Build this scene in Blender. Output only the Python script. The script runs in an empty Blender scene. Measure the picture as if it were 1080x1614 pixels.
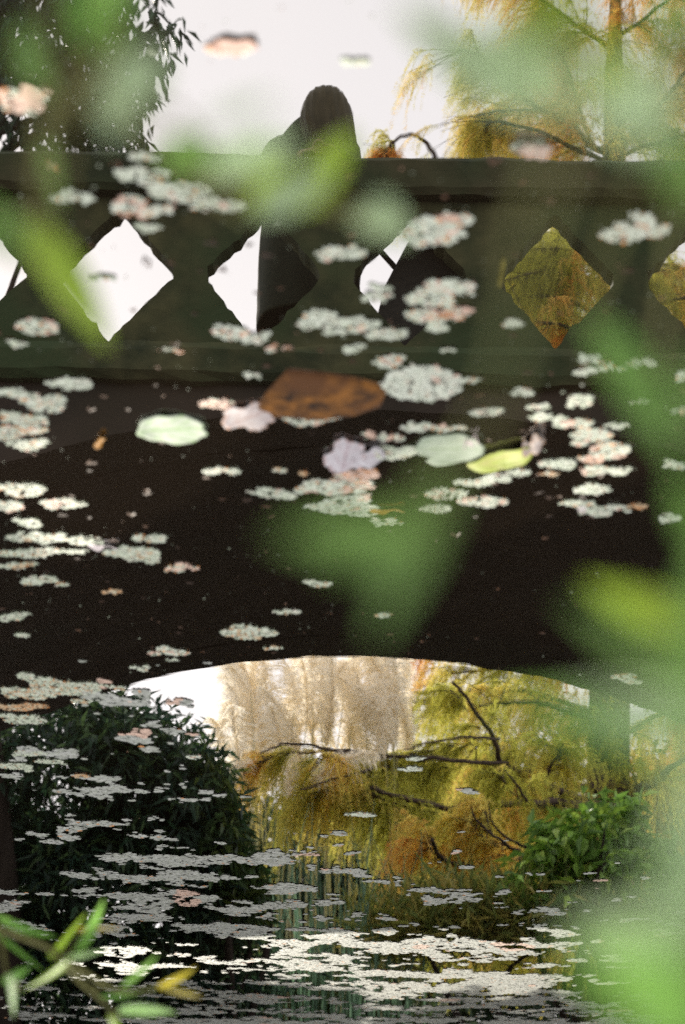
import bpy, math, random
import numpy as np
from mathutils import Vector, Matrix

# ------------------------------------------------------------------ camera, sky, sun, exposure
SC = bpy.context.scene
COL = SC.collection
RNG = np.random.default_rng(7)
random.seed(7)
F_PX = 3000.0                      # focal length in pixels of the 1080 x 1614 photograph
CAM_H = 1.15                       # eye above the water
TH = math.radians(21.8)            # looking down at the pond
RHO = math.radians(0.9)
CAM = np.array([0.0, 0.0, CAM_H])
FWD = np.array([0.0, math.cos(TH), -math.sin(TH)])
_R0 = np.array([-1.0, 0.0, 0.0])   # the photograph hangs upside down: the camera is rolled half a turn
_U0 = -np.array([0.0, math.sin(TH), math.cos(TH)])
RT = math.cos(RHO) * _R0 + math.sin(RHO) * _U0
UP = math.cos(RHO) * _U0 - math.sin(RHO) * _R0

cd = bpy.data.cameras.new('camera')
cam = bpy.data.objects.new('camera', cd)
COL.objects.link(cam)
m = Matrix.Identity(4)
for i in range(3):
    m[i][0], m[i][1], m[i][2], m[i][3] = RT[i], UP[i], -FWD[i], CAM[i]
cam.matrix_world = m
cd.sensor_fit = 'AUTO'
cd.sensor_width = 36.0
cd.lens = 36.0 * F_PX / 1614.0
cd.clip_start = 0.02
cd.clip_end = 1000.0
cd.dof.use_dof = True
cd.dof.focus_distance = 6.2
cd.dof.aperture_fstop = (cd.lens / 1000.0) / 0.0150
SC.camera = cam

SUN_EL, SUN_AZ = math.radians(31), math.radians(16)   # ahead of the camera, a little to world right
w = bpy.data.worlds.new('World')
SC.world = w
w.use_nodes = True
wn = w.node_tree
bg = wn.nodes['Background']
sky = wn.nodes.new('ShaderNodeTexSky')
sky.sky_type = 'NISHITA'
sky.sun_disc = False
sky.sun_elevation = SUN_EL
sky.sun_rotation = SUN_AZ
sky.air_density = 1.0
sky.dust_density = 2.0
wtc = wn.nodes.new('ShaderNodeTexCoord')
wno = wn.nodes.new('ShaderNodeTexNoise')
wno.inputs['Scale'].default_value = 3.0
wno.inputs['Detail'].default_value = 4.0
wn.links.new(wtc.outputs['Generated'], wno.inputs['Vector'])
wr = wn.nodes.new('ShaderNodeMapRange')
wr.inputs['From Min'].default_value = 0.3
wr.inputs['From Max'].default_value = 0.7
wr.inputs['To Min'].default_value = 0.86
wr.inputs['To Max'].default_value = 0.97
wn.links.new(wno.outputs['Fac'], wr.inputs['Value'])
wm = wn.nodes.new('ShaderNodeMix')
wm.data_type = 'RGBA'
wn.links.new(wr.outputs['Result'], wm.inputs[0])
wn.links.new(sky.outputs['Color'], wm.inputs[6])
wm.inputs[7].default_value = (10.9, 10.65, 10.8, 1)     # thin bright cloud, in the sky's own units
wn.links.new(wm.outputs[2], bg.inputs['Color'])
bg.inputs['Strength'].default_value = 0.11

sd = bpy.data.lights.new('sun', 'SUN')
sd.energy = 5.0
sd.angle = math.radians(0.6)
sd.color = (1.0, 0.93, 0.80)
sun = bpy.data.objects.new('sun', sd)
COL.objects.link(sun)
to_sun = Vector((math.sin(SUN_AZ) * math.cos(SUN_EL), math.cos(SUN_AZ) * math.cos(SUN_EL), math.sin(SUN_EL)))
sun.rotation_euler = to_sun.to_track_quat('Z', 'Y').to_euler()
sun.location = (0, 20, 20)

SC.view_settings.view_transform = 'Standard'
SC.view_settings.look = 'None'
SC.view_settings.exposure = 0.2
SC.view_settings.gamma = 1.0
SC.view_settings.use_curve_mapping = False
SC.render.engine = 'CYCLES'
SC.cycles.caustics_reflective = False
SC.cycles.caustics_refractive = False
SC.cycles.max_bounces = 12
SC.cycles.diffuse_bounces = 9
SC.cycles.transparent_max_bounces = 8
SC.cycles.use_denoising = False

# ------------------------------------------------------------------ where a spot of the photograph stands in the place
def ray(px, py):
    return FWD + (px - 540.0) / F_PX * RT + (807.0 - py) / F_PX * UP

def on_water(px, py):
    d = ray(px, py)
    t = CAM_H / -d[2]
    return CAM + t * d, t * np.linalg.norm(d)

def mirrored(px, py, D):
    """the real point at depth D that the pond shows at px, py"""
    d = ray(px, py)
    t = D / d[1]
    return np.array([t * d[0], D, -(CAM_H + t * d[2])])

def near(px, py, s):
    d = ray(px, py)
    return CAM + d / np.linalg.norm(d) * s

def to_px(p):
    """photograph position (px, py) of direct world points, arrays (N,3)"""
    v = np.asarray(p) - CAM
    z = v @ FWD
    return 540 + F_PX * (v @ RT) / z, 807 - F_PX * (v @ UP) / z

# ------------------------------------------------------------------ meshes
class MB:
    def __init__(self):
        self.v, self.f, self.c, self.n = [], [], [], 0

    def add(self, verts, faces, col=None):
        verts = np.asarray(verts, float).reshape(-1, 3)
        faces = np.asarray(faces, np.int64)
        self.v.append(verts)
        self.f.append(faces + self.n)
        c = np.ones((len(verts), 4))
        if col is not None:
            c[:, :3] = col
        self.c.append(c)
        self.n += len(verts)
        return self

    def mesh(self, name, mat, smooth=False):
        me = bpy.data.meshes.new(name)
        V = np.concatenate(self.v)
        loops = np.concatenate([f.ravel() for f in self.f])
        tot = np.concatenate([np.full(len(f), f.shape[1]) for f in self.f])
        st = np.concatenate([[0], np.cumsum(tot)[:-1]])
        me.vertices.add(len(V))
        me.vertices.foreach_set('co', V.astype(np.float32).ravel())
        me.loops.add(len(loops))
        me.loops.foreach_set('vertex_index', loops.astype(np.int32))
        me.polygons.add(len(tot))
        me.polygons.foreach_set('loop_start', st.astype(np.int32))
        me.polygons.foreach_set('loop_total', tot.astype(np.int32))
        me.polygons.foreach_set('use_smooth', np.full(len(tot), smooth))
        a = me.color_attributes.new('tint', 'FLOAT_COLOR', 'POINT')
        a.data.foreach_set('color', np.concatenate(self.c).astype(np.float32).ravel())
        me.update(calc_edges=True)
        if mat:
            me.materials.append(mat)
        return me

def link(name, me, parent=None, loc=None):
    o = bpy.data.objects.new(name, me)
    COL.objects.link(o)
    if parent is not None:
        o.parent = parent
    if loc is not None:
        o.location = loc
    return o

def tag(o, label, cat, group=None, kind=None):
    o['label'] = label
    o['category'] = cat
    if group:
        o['group'] = group
    if kind:
        o['kind'] = kind
    return o

def root(name, loc, label, cat, group=None):
    o = bpy.data.objects.new(name, None)
    o.empty_display_size = 0.1
    COL.objects.link(o)
    o.location = loc
    return tag(o, label, cat, group)

def unit(v):
    return v / np.maximum(np.linalg.norm(v, axis=-1, keepdims=True), 1e-9)

def tube(mb, pts, radii, n=6, col=None, cap=True):
    pts = np.asarray(pts, float)
    radii = np.broadcast_to(np.asarray(radii, float), (len(pts),))
    t = unit(np.gradient(pts, axis=0))
    ref = np.array([0.31, 0.2, 0.93]) if abs(t[0] @ np.array([0.31, 0.2, 0.93])) < 0.9 else np.array([1.0, 0, 0])
    a = unit(np.cross(t, ref))
    b = np.cross(t, a)
    ang = np.arange(n) / n * 2 * np.pi
    V = pts[:, None] + radii[:, None, None] * (np.cos(ang)[None, :, None] * a[:, None] + np.sin(ang)[None, :, None] * b[:, None])
    k = len(pts)
    i, j = np.meshgrid(np.arange(k - 1), np.arange(n), indexing='ij')
    q = np.stack([i * n + j, i * n + (j + 1) % n, (i + 1) * n + (j + 1) % n, (i + 1) * n + j], -1).reshape(-1, 4)
    V = V.reshape(-1, 3)
    mb.add(V, q, col)
    if cap:
        c = np.vstack([pts[:1], V[:n], pts[-1:], V[-n:]])
        f = [[0, 1 + (x + 1) % n, 1 + x] for x in range(n)] + [[n + 1, n + 2 + x, n + 2 + (x + 1) % n] for x in range(n)]
        mb.add(c, f, col)
    return mb

def smooth_line(pts, k):
    """Catmull-Rom through pts, k points a span"""
    p = np.asarray(pts, float)
    p = np.vstack([2 * p[0] - p[1], p, 2 * p[-1] - p[-2]])
    out = []
    for i in range(1, len(p) - 2):
        for t in np.linspace(0, 1, k, endpoint=False):
            out.append(0.5 * (2 * p[i] + (p[i + 1] - p[i - 1]) * t + (2 * p[i - 1] - 5 * p[i] + 4 * p[i + 1] - p[i + 2]) * t * t
                              + (3 * p[i] - p[i - 1] - 3 * p[i + 1] + p[i + 2]) * t ** 3))
    out.append(p[-2])
    return np.array(out)

def leaf_cards(mb, pos, d, nrm, L, W, col, fold=0.25):
    """one folded blade per row: base, left, right, tip"""
    d = unit(d)
    s = unit(np.cross(d, nrm))
    n2 = np.cross(s, d)
    L, W = np.asarray(L)[:, None], np.asarray(W)[:, None]
    mid = pos + d * L * 0.42
    V = np.stack([pos, mid + s * W / 2 + n2 * W * fold, pos + d * L - n2 * L * 0.12, mid - s * W / 2 + n2 * W * fold], 1)
    k = len(pos)
    b = np.arange(k)[:, None] * 4
    f = np.concatenate([b + [0, 1, 2], b + [0, 2, 3]])
    mb.add(V.reshape(-1, 3), f, np.repeat(np.asarray(col).reshape(-1, 3) * np.ones((k, 1)), 4, 0))

def box(mb, lo, hi, col=None, jit=0.0):
    x0, y0, z0 = lo
    x1, y1, z1 = hi
    V = np.array([[x, y, z] for x in (x0, x1) for y in (y0, y1) for z in (z0, z1)], float)
    V += RNG.normal(0, jit, V.shape) if jit else 0
    mb.add(V, [[0, 1, 3, 2], [4, 6, 7, 5], [0, 4, 5, 1], [2, 3, 7, 6], [0, 2, 6, 4], [1, 5, 7, 3]], col)
    return mb

def vnoise(x, y, seed=0):
    """smooth value noise on arrays"""
    def h(i, j):
        n = (i.astype(np.int64) * 374761393 + j.astype(np.int64) * 668265263 + seed * 974711) & 0xffffffff
        n = ((n ^ (n >> 13)) * 1274126177) & 0xffffffff
        return ((n ^ (n >> 16)) & 0xffff) / 65535.0
    i, j = np.floor(x), np.floor(y)
    u, v = x - i, y - j
    u, v = u * u * (3 - 2 * u), v * v * (3 - 2 * v)
    return (h(i, j) * (1 - u) + h(i + 1, j) * u) * (1 - v) + (h(i, j + 1) * (1 - u) + h(i + 1, j + 1) * u) * v

def fbm(x, y, seed=0, o=4):
    s, a, t = 0, 1, 0
    for k in range(o):
        s = s + a * vnoise(x * 2 ** k, y * 2 ** k, seed + k)
        t += a
        a *= 0.55
    return s / t

# ------------------------------------------------------------------ materials
def material(name, c1, c2=None, scale=8.0, rough=0.8, tint=False, translucent=0.0, bump=0.0, stretch=None, spec=0.3, c3=None, scale3=1.5, dist=0.01):
    mt = bpy.data.materials.new(name)
    mt.use_nodes = True
    nt = mt.node_tree
    N, Lk = nt.nodes, nt.links
    bs = N['Principled BSDF']
    out = N['Material Output']
    bs.inputs['Roughness'].default_value = rough
    bs.inputs['Specular IOR Level'].default_value = spec
    tc = N.new('ShaderNodeTexCoord')
    mp = N.new('ShaderNodeMapping')
    if stretch:
        mp.inputs['Scale'].default_value = stretch
    Lk.new(tc.outputs['Object'], mp.inputs['Vector'])
    no = N.new('ShaderNodeTexNoise')
    no.inputs['Scale'].default_value = scale
    no.inputs['Detail'].default_value = 6
    Lk.new(mp.outputs[0], no.inputs['Vector'])
    rp = N.new('ShaderNodeMapRange')
    rp.inputs['From Min'].default_value = 0.32
    rp.inputs['From Max'].default_value = 0.68
    Lk.new(no.outputs['Fac'], rp.inputs['Value'])
    mx = N.new('ShaderNodeMix')
    mx.data_type = 'RGBA'
    mx.inputs[6].default_value = (*c1, 1)
    mx.inputs[7].default_value = (*(c2 or c1), 1)
    Lk.new(rp.outputs[0], mx.inputs[0])
    col = mx.outputs[2]
    if c3:
        n3 = N.new('ShaderNodeTexNoise')
        n3.inputs['Scale'].default_value = scale3
        n3.inputs['Detail'].default_value = 5
        Lk.new(mp.outputs[0], n3.inputs['Vector'])
        r3 = N.new('ShaderNodeMapRange')
        r3.inputs['From Min'].default_value = 0.45
        r3.inputs['From Max'].default_value = 0.62
        Lk.new(n3.outputs['Fac'], r3.inputs['Value'])
        m3 = N.new('ShaderNodeMix')
        m3.data_type = 'RGBA'
        m3.inputs[7].default_value = (*c3, 1)
        Lk.new(r3.outputs[0], m3.inputs[0])
        Lk.new(col, m3.inputs[6])
        col = m3.outputs[2]
    if tint:
        at = N.new('ShaderNodeAttribute')
        at.attribute_name = 'tint'
        mu = N.new('ShaderNodeMix')
        mu.data_type = 'RGBA'
        mu.blend_type = 'MULTIPLY'
        mu.inputs[0].default_value = 1
        Lk.new(col, mu.inputs[6])
        Lk.new(at.outputs['Color'], mu.inputs[7])
        col = mu.outputs[2]
    Lk.new(col, bs.inputs['Base Color'])
    if bump:
        bp = N.new('ShaderNodeBump')
        bp.inputs['Strength'].default_value = bump
        bp.inputs['Distance'].default_value = dist
        Lk.new(no.outputs['Fac'], bp.inputs['Height'])
        Lk.new(bp.outputs[0], bs.inputs['Normal'])
    if translucent:
        tr = N.new('ShaderNodeBsdfTranslucent')
        Lk.new(col, tr.inputs['Color'])
        ms = N.new('ShaderNodeMixShader')
        ms.inputs[0].default_value = translucent
        Lk.new(bs.outputs[0], ms.inputs[1])
        Lk.new(tr.outputs[0], ms.inputs[2])
        Lk.new(ms.outputs[0], out.inputs['Surface'])
    return mt

W1 = (1, 1, 1)
M = {}
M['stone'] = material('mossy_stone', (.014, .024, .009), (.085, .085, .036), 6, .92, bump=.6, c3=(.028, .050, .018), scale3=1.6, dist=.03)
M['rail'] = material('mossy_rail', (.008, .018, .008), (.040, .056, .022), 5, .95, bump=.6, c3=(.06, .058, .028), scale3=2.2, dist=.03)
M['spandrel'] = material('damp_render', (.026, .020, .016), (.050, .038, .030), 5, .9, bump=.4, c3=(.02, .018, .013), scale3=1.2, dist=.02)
M['deck'] = material('deck_gravel', (.16, .14, .11), (.24, .21, .17), 40, .95)
M['duckweed'] = material('duckweed', (.80, .80, .80), (1, 1, 1), 120, .55, tint=True, spec=.4)
M['leaf_float'] = material('floating_leaf', (.85, .85, .85), (1, 1, 1), 25, .6, tint=True, bump=.15, spec=.2)
M['rock'] = material('rusty_rock', (.26, .105, .018), (.022, .011, .005), 38, .8, bump=.9, c3=(.09, .036, .010), scale3=9)
M['fg_leaf'] = material('willow_leaf', (.26, .52, .11), (.32, .58, .14), 6, .42, translucent=.68)
M['fg_lime'] = material('young_willow_leaf', (.42, .64, .06), (.50, .70, .09), 6, .42, translucent=.6)
M['fg_yellow'] = material('yellowing_willow_leaf', (.58, .54, .06), (.62, .50, .07), 6, .45, translucent=.55)
M['fg_pale'] = material('pale_willow_leaf', (.58, .78, .44), (.66, .84, .50), 6, .4, translucent=.64)  # glaucous undersides, with sky sheen also put into the pale colour
M['fg_dark'] = material('deep_willow_leaf', (.22, .40, .10), (.28, .46, .13), 6, .45, translucent=.62)
M['twig'] = material('willow_twig', (.14, .15, .045), (.20, .19, .06), 20, .7)
M['bark'] = material('cypress_bark', (.030, .020, .015), (.075, .052, .040), 16, .95, bump=.8, stretch=(1, 1, .18), dist=.03)
M['dark_bark'] = material('dark_bark', (.025, .018, .014), (.05, .038, .03), 12, .95, bump=.5, stretch=(1, 1, .2))
M['cypress'] = material('cypress_needles', (.92, .92, .92), (1, 1, 1), 4, .7, tint=True, translucent=.66)
M['plume'] = material('pampas_plume', (.96, .90, .77), (.98, .93, .83), 6, .8, translucent=.62)
M['stalk'] = material('pampas_stalk', (.42, .44, .22), (.54, .50, .30), 3, .7)
M['blade'] = material('pampas_blade', (.9, .9, .9), (1, 1, 1), 3, .6, tint=True, translucent=.3)
M['foliage'] = material('leafy_green', (.9, .9, .9), (1, 1, 1), 5, .5, tint=True, translucent=.3, spec=.4)
M['ground'] = material('bank_soil', (.045, .05, .022), (.07, .06, .035), 3, .95, bump=.5, dist=.05)
M['coat'] = material('dark_wool', (.022, .028, .018), (.038, .046, .030), 60, .95)
M['hair'] = material('brown_hair', (.034, .034, .016), (.066, .056, .026), 60, .6, stretch=(1, 1, .15))
M['skin'] = material('skin', (.19, .115, .075), (.22, .135, .09), 20, .55)
M['bag'] = material('dark_canvas', (.018, .018, .016), (.03, .03, .026), 50, .9)
M['eye'] = material('eye', (.05, .035, .025), None, 5, .2)

def water_material():
    mt = bpy.data.materials.new('pond_water')
    mt.use_nodes = True
    nt = mt.node_tree
    N, Lk = nt.nodes, nt.links
    N.remove(N['Principled BSDF'])
    out = N['Material Output']
    g = N.new('ShaderNodeBsdfGlossy')
    g.inputs['Roughness'].default_value = 0.0
    g.inputs['Color'].default_value = (1.0, 0.985, 0.975, 1)
    df = N.new('ShaderNodeBsdfDiffuse')
    df.inputs['Color'].default_value = (.020, .0135, .0085, 1)
    fr = N.new('ShaderNodeFresnel')
    fr.inputs['IOR'].default_value = 1.333
    mr = N.new('ShaderNodeMapRange')
    mr.inputs['From Min'].default_value = 0.02
    mr.inputs['From Max'].default_value = 0.30
    mr.inputs['To Min'].default_value = 0.60
    mr.inputs['To Max'].default_value = 0.95
    Lk.new(fr.outputs[0], mr.inputs['Value'])
    ms = N.new('ShaderNodeMixShader')
    Lk.new(mr.outputs[0], ms.inputs[0])
    Lk.new(df.outputs[0], ms.inputs[1])
    Lk.new(g.outputs[0], ms.inputs[2])
    Lk.new(ms.outputs[0], out.inputs['Surface'])
    tc = N.new('ShaderNodeTexCoord')
    n1 = N.new('ShaderNodeTexNoise')
    n1.inputs['Scale'].default_value = 14.0
    n1.inputs['Detail'].default_value = 2.0
    n2 = N.new('ShaderNodeTexNoise')
    n2.inputs['Scale'].default_value = 1.6
    n2.inputs['Detail'].default_value = 2.0
    Lk.new(tc.outputs['Object'], n1.inputs['Vector'])
    Lk.new(tc.outputs['Object'], n2.inputs['Vector'])
    b1 = N.new('ShaderNodeBump')
    b1.inputs['Strength'].default_value = 1.0
    b1.inputs['Distance'].default_value = 0.00003
    b2 = N.new('ShaderNodeBump')
    b2.inputs['Strength'].default_value = 1.0
    b2.inputs['Distance'].default_value = 0.00036
    Lk.new(n1.outputs['Fac'], b1.inputs['Height'])
    Lk.new(n2.outputs['Fac'], b2.inputs['Height'])
    Lk.new(b1.outputs[0], b2.inputs['Normal'])
    Lk.new(b2.outputs[0], g.inputs['Normal'])
    return mt

M['water'] = water_material()

# ------------------------------------------------------------------ setting: water, ground
FRONT = 6.8                        # near face of the bridge
BACK = 10.0                        # far face
Z_TOP = mirrored(540, 251, FRONT)[2]
Z_LOW = mirrored(540, 548, FRONT)[2]       # foot of the pierced parapet
Z_CROWN = mirrored(560, 1033, BACK)[2]
DECK = Z_LOW + 0.02
X_CROWN = mirrored(575, 1033, BACK)[0]
R_ARCH = 4.4

wb = MB().add([[-80, -30, 0], [80, -30, 0], [80, 140, 0], [-80, 140, 0]], [[0, 1, 2, 3]])
o = link('pond_water', wb.mesh('pond_water', M['water']))
o['kind'] = 'structure'

def ground_z(x, y):
    near_bank = np.clip((0.75 - y) / 0.5, 0, 1)
    far_bank = np.clip((y - 11.2) / 0.9, 0, 1)
    side = np.clip((np.abs(x) - 4.2 - 0.25 * np.abs(y - 8) ** 0.8) / 0.8, 0, 1)
    k = np.maximum(np.maximum(near_bank, far_bank), side)
    z = -0.5 + k * (0.68 + 0.10 * (fbm(x * .6 + 50, y * .6 + 50, 3) - .5))
    ramp = np.clip((np.abs(x) - 4.6) / 1.2, 0, 1) * np.clip(1 - (np.abs(y - 8.4) - 1.45) / 1.6, 0, 1)
    return np.maximum(z, ramp * (DECK - 0.03) - (1 - ramp) * 0.5)

xs = np.unique(np.concatenate([np.linspace(-10, 10, 81), np.linspace(-90, 90, 37)]))
ys = np.unique(np.concatenate([np.linspace(-2, 20, 89), np.linspace(-40, 160, 41)]))
X, Y = np.meshgrid(xs, ys, indexing='ij')
V = np.stack([X, Y, ground_z(X, Y)], -1).reshape(-1, 3)
ny = len(ys)
i, j = np.meshgrid(np.arange(len(xs) - 1), np.arange(ny - 1), indexing='ij')
Q = np.stack([i * ny + j, (i + 1) * ny + j, (i + 1) * ny + j + 1, i * ny + j + 1], -1).reshape(-1, 4)
o = link('ground', MB().add(V, Q).mesh('ground', M['ground'], True))
o['kind'] = 'structure'

# ------------------------------------------------------------------ the bridge
bridge = root('footbridge', (X_CROWN, (FRONT + BACK) / 2, 0), 'dark mossy stone footbridge with diamond openings in its parapet, mirrored in the pond', 'bridge')
bridge_inv = Matrix.Translation((X_CROWN, (FRONT + BACK) / 2, 0)).inverted()

def bridge_part(name, mb, mat, smooth=False, parent=None):
    o = link(name, mb.mesh(name, mat, smooth), parent or bridge)
    if parent is None or parent is bridge:
        o.matrix_parent_inverse = bridge_inv
    return o

# spandrel walls and soffit: the barrel follows a shallow arc
HALF = 6.0
ZB = Z_LOW - 0.17                          # underside of the string course
NA = 64
span = math.sqrt(R_ARCH ** 2 - (R_ARCH - (Z_CROWN + 0.4)) ** 2)
ax = np.linspace(-span, span, NA)
az = Z_CROWN - R_ARCH + np.sqrt(R_ARCH ** 2 - ax ** 2)
az += RNG.normal(0, .004, NA)

def spandrel(y0, y1):
    mb = MB()
    x = np.concatenate([[-HALF, -span - .001], ax, [span + .001, HALF]]) + X_CROWN
    zlo = np.concatenate([[-.5, -.5], az, [-.5, -.5]])
    k = len(x)
    for y, flip in ((y0, 0), (y1, 1)):
        V = np.concatenate([np.stack([x, np.full(k, y), zlo], -1), np.stack([x, np.full(k, y), np.full(k, ZB)], -1)])
        q = np.array([[a, a + 1, k + a + 1, k + a] for a in range(k - 1)])
        mb.add(V, q[:, ::-1] if flip else q)
    V = np.concatenate([np.stack([x, np.full(k, y0), zlo], -1), np.stack([x, np.full(k, y1), zlo], -1)])
    mb.add(V, [[a, k + a, k + a + 1, a + 1] for a in range(k - 1)])
    return mb

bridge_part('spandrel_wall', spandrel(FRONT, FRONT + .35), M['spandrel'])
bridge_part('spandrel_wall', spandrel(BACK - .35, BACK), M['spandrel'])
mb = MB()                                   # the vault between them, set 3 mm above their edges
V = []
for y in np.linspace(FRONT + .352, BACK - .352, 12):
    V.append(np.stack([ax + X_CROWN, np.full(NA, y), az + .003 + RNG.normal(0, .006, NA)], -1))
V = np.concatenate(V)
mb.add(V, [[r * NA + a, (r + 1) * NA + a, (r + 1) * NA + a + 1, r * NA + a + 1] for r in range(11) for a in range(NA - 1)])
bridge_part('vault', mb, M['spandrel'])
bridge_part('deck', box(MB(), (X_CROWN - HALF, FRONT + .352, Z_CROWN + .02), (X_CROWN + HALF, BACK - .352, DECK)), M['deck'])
for y0, y1 in ((FRONT - .06, FRONT + .352), (BACK - .352, BACK + .06)):
    mb = MB()
    xx = np.linspace(X_CROWN - HALF, X_CROWN + HALF, 90)
    prof = [(y0 + .02, ZB - .002), (y0, ZB + .03), (y0, ZB + .12), (y0 + .04, Z_LOW - .002), (y1 - .002, Z_LOW - .002), (y1 - .002, ZB - .002)]
    V = np.concatenate([np.stack([xx, np.full(90, a) + RNG.normal(0, .003, 90), np.full(90, b) + RNG.normal(0, .004, 90)], -1) for a, b in prof])
    mb.add(V, [[r * 90 + a, r * 90 + a + 1, ((r + 1) % 6) * 90 + a + 1, ((r + 1) % 6) * 90 + a] for r in range(6) for a in range(89)])
    bridge_part('string_course', mb, M['stone'])

# pierced parapet: one panel for each diamond
PIT = abs(mirrored(183, 432, FRONT)[0] - mirrored(880, 438, FRONT)[0]) / 3
D1 = mirrored(183, 432, FRONT)
PW = .10
ZC = (mirrored(183, 335, FRONT)[2] + mirrored(183, 528, FRONT)[2]) / 2 + .012
HW, HH = 88 / F_PX * 7.75, (mirrored(183, 335, FRONT)[2] - mirrored(183, 528, FRONT)[2]) / 2 + .03
Z_RAIL = Z_TOP - .185

def panel(xc, yf):
    x0, x1 = xc - PIT / 2 + .0002, xc + PIT / 2 - .0002
    z0, z1 = Z_LOW, Z_RAIL
    # hole outline, a diamond whose side tips are blunt and whose edges are worn
    key = [(0, HH), (HW, .035), (HW, -.03), (.02, -HH), (-HW, -.02), (-HW, .03)]
    pts = []
    for a in range(6):
        p, q = np.array(key[a]), np.array(key[(a + 1) % 6])
        n = 12 if np.linalg.norm(q - p) > .15 else 2
        for t in np.arange(n) / n:
            pts.append(p + (q - p) * t)
    pts = np.array(pts)
    pts += RNG.normal(0, .0035, pts.shape)
    for _ in range(3):
        c = RNG.integers(0, len(pts))
        pts[c] *= 1 - RNG.uniform(.02, .06)
    n = len(pts)
    outer = []
    for p in pts:                           # same bearing on the panel's rectangle
        sx = (x1 - xc) / max(abs(p[0]), 1e-6)
        sz = ((z1 - ZC) if p[1] > 0 else (ZC - z0)) / max(abs(p[1]), 1e-6)
        outer.append(p * min(sx, sz))
    outer = np.array(outer)
    # bring the nearest outline points onto the four corners
    for cx, cz in ((x0 - xc, z0 - ZC), (x0 - xc, z1 - ZC), (x1 - xc, z0 - ZC), (x1 - xc, z1 - ZC)):
        k = np.argmin(np.hypot(outer[:, 0] - cx, outer[:, 1] - cz))
        outer[k] = (cx, cz)
    mb = MB()
    V = []
    for y in (yf, yf + PW):
        for P in (outer, pts):
            V.append(np.stack([P[:, 0] + xc, np.full(n, y), P[:, 1] + ZC], -1))
    V = np.concatenate(V)                   # 0 outer front, n hole front, 2n outer back, 3n hole back
    f = []
    for a in range(n):
        b = (a + 1) % n
        f += [[a, b, n + b, n + a], [2 * n + a, 3 * n + a, 3 * n + b, 2 * n + b], [n + a, n + b, 3 * n + b, 3 * n + a], [a, 2 * n + a, 2 * n + b, b]]
    mb.add(V, f)
    return mb

nb = int(HALF / PIT)
for side, yf in ((0, FRONT + .02), (1, BACK - .02 - PW)):
    k0 = round((X_CROWN - D1[0]) / PIT)
    if side == 0:
        for k in range(k0 - nb, k0 + nb + 1):
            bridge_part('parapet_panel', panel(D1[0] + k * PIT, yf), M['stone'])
    else:
        back = bridge_part('parapet_panel', panel(D1[0] + k0 * PIT, yf), M['stone'])
        for k in range(-nb, nb + 1):
            if k:
                c = back.copy()
                c.location = (k * PIT, 0, 0)
                COL.objects.link(c)
    mb = MB()
    xx = np.linspace(X_CROWN - HALF, X_CROWN + HALF, 140)
    yc = yf + PW / 2
    prof = [(yc - .10, Z_RAIL + .002), (yc - .12, Z_RAIL + .03), (yc - .12, Z_TOP - .03), (yc - .09, Z_TOP), (yc + .09, Z_TOP), (yc + .12, Z_TOP - .03), (yc + .12, Z_RAIL + .03), (yc + .10, Z_RAIL + .002)]
    V = np.concatenate([np.stack([xx, a + RNG.normal(0, .003, 140), b + (fbm(xx * 3, xx * 0 + 5, 11) - .5) * .02 + RNG.normal(0, .002, 140)], -1) for a, b in prof])
    P8 = len(prof)
    mb.add(V, [[r * 140 + a, r * 140 + a + 1, ((r + 1) % P8) * 140 + a + 1, ((r + 1) % P8) * 140 + a] for r in range(P8) for a in range(139)])
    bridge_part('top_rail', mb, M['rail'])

# ------------------------------------------------------------------ the person leaning on the parapet
def at(px, py, D):
    return mirrored(px, py, D)

PX = at(505, 245, 7.1)[0]
ZS = at(505, 232, 7.12)[2]                  # shoulder height: bent over, elbows on the rail
person = root('person', (PX, 7.45, DECK), 'person with long hair in a dark coat leaning on the bridge parapet', 'person')
pinv = Matrix.Translation((PX, 7.45, DECK)).inverted()
HEADC = at(512, 186, 7.02)

def skin_mesh(name, verts, edges, radii, mat, rootv=0, levels=2):
    me = bpy.data.meshes.new(name)
    me.from_pydata([tuple(v) for v in verts], edges, [])
    o = link(name, me, person)
    o.matrix_parent_inverse = pinv
    md = o.modifiers.new('skin', 'SKIN')
    md.use_smooth_shade = True
    sv = me.skin_vertices[0].data
    for k, r in enumerate(radii):
        rr = r if isinstance(r, tuple) else (r, r)
        sv[k].radius = rr
    sv[rootv].use_root = True
    sub = o.modifiers.new('sub', 'SUBSURF')
    sub.levels = sub.render_levels = levels
    me.materials.append(mat)
    return o

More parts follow.
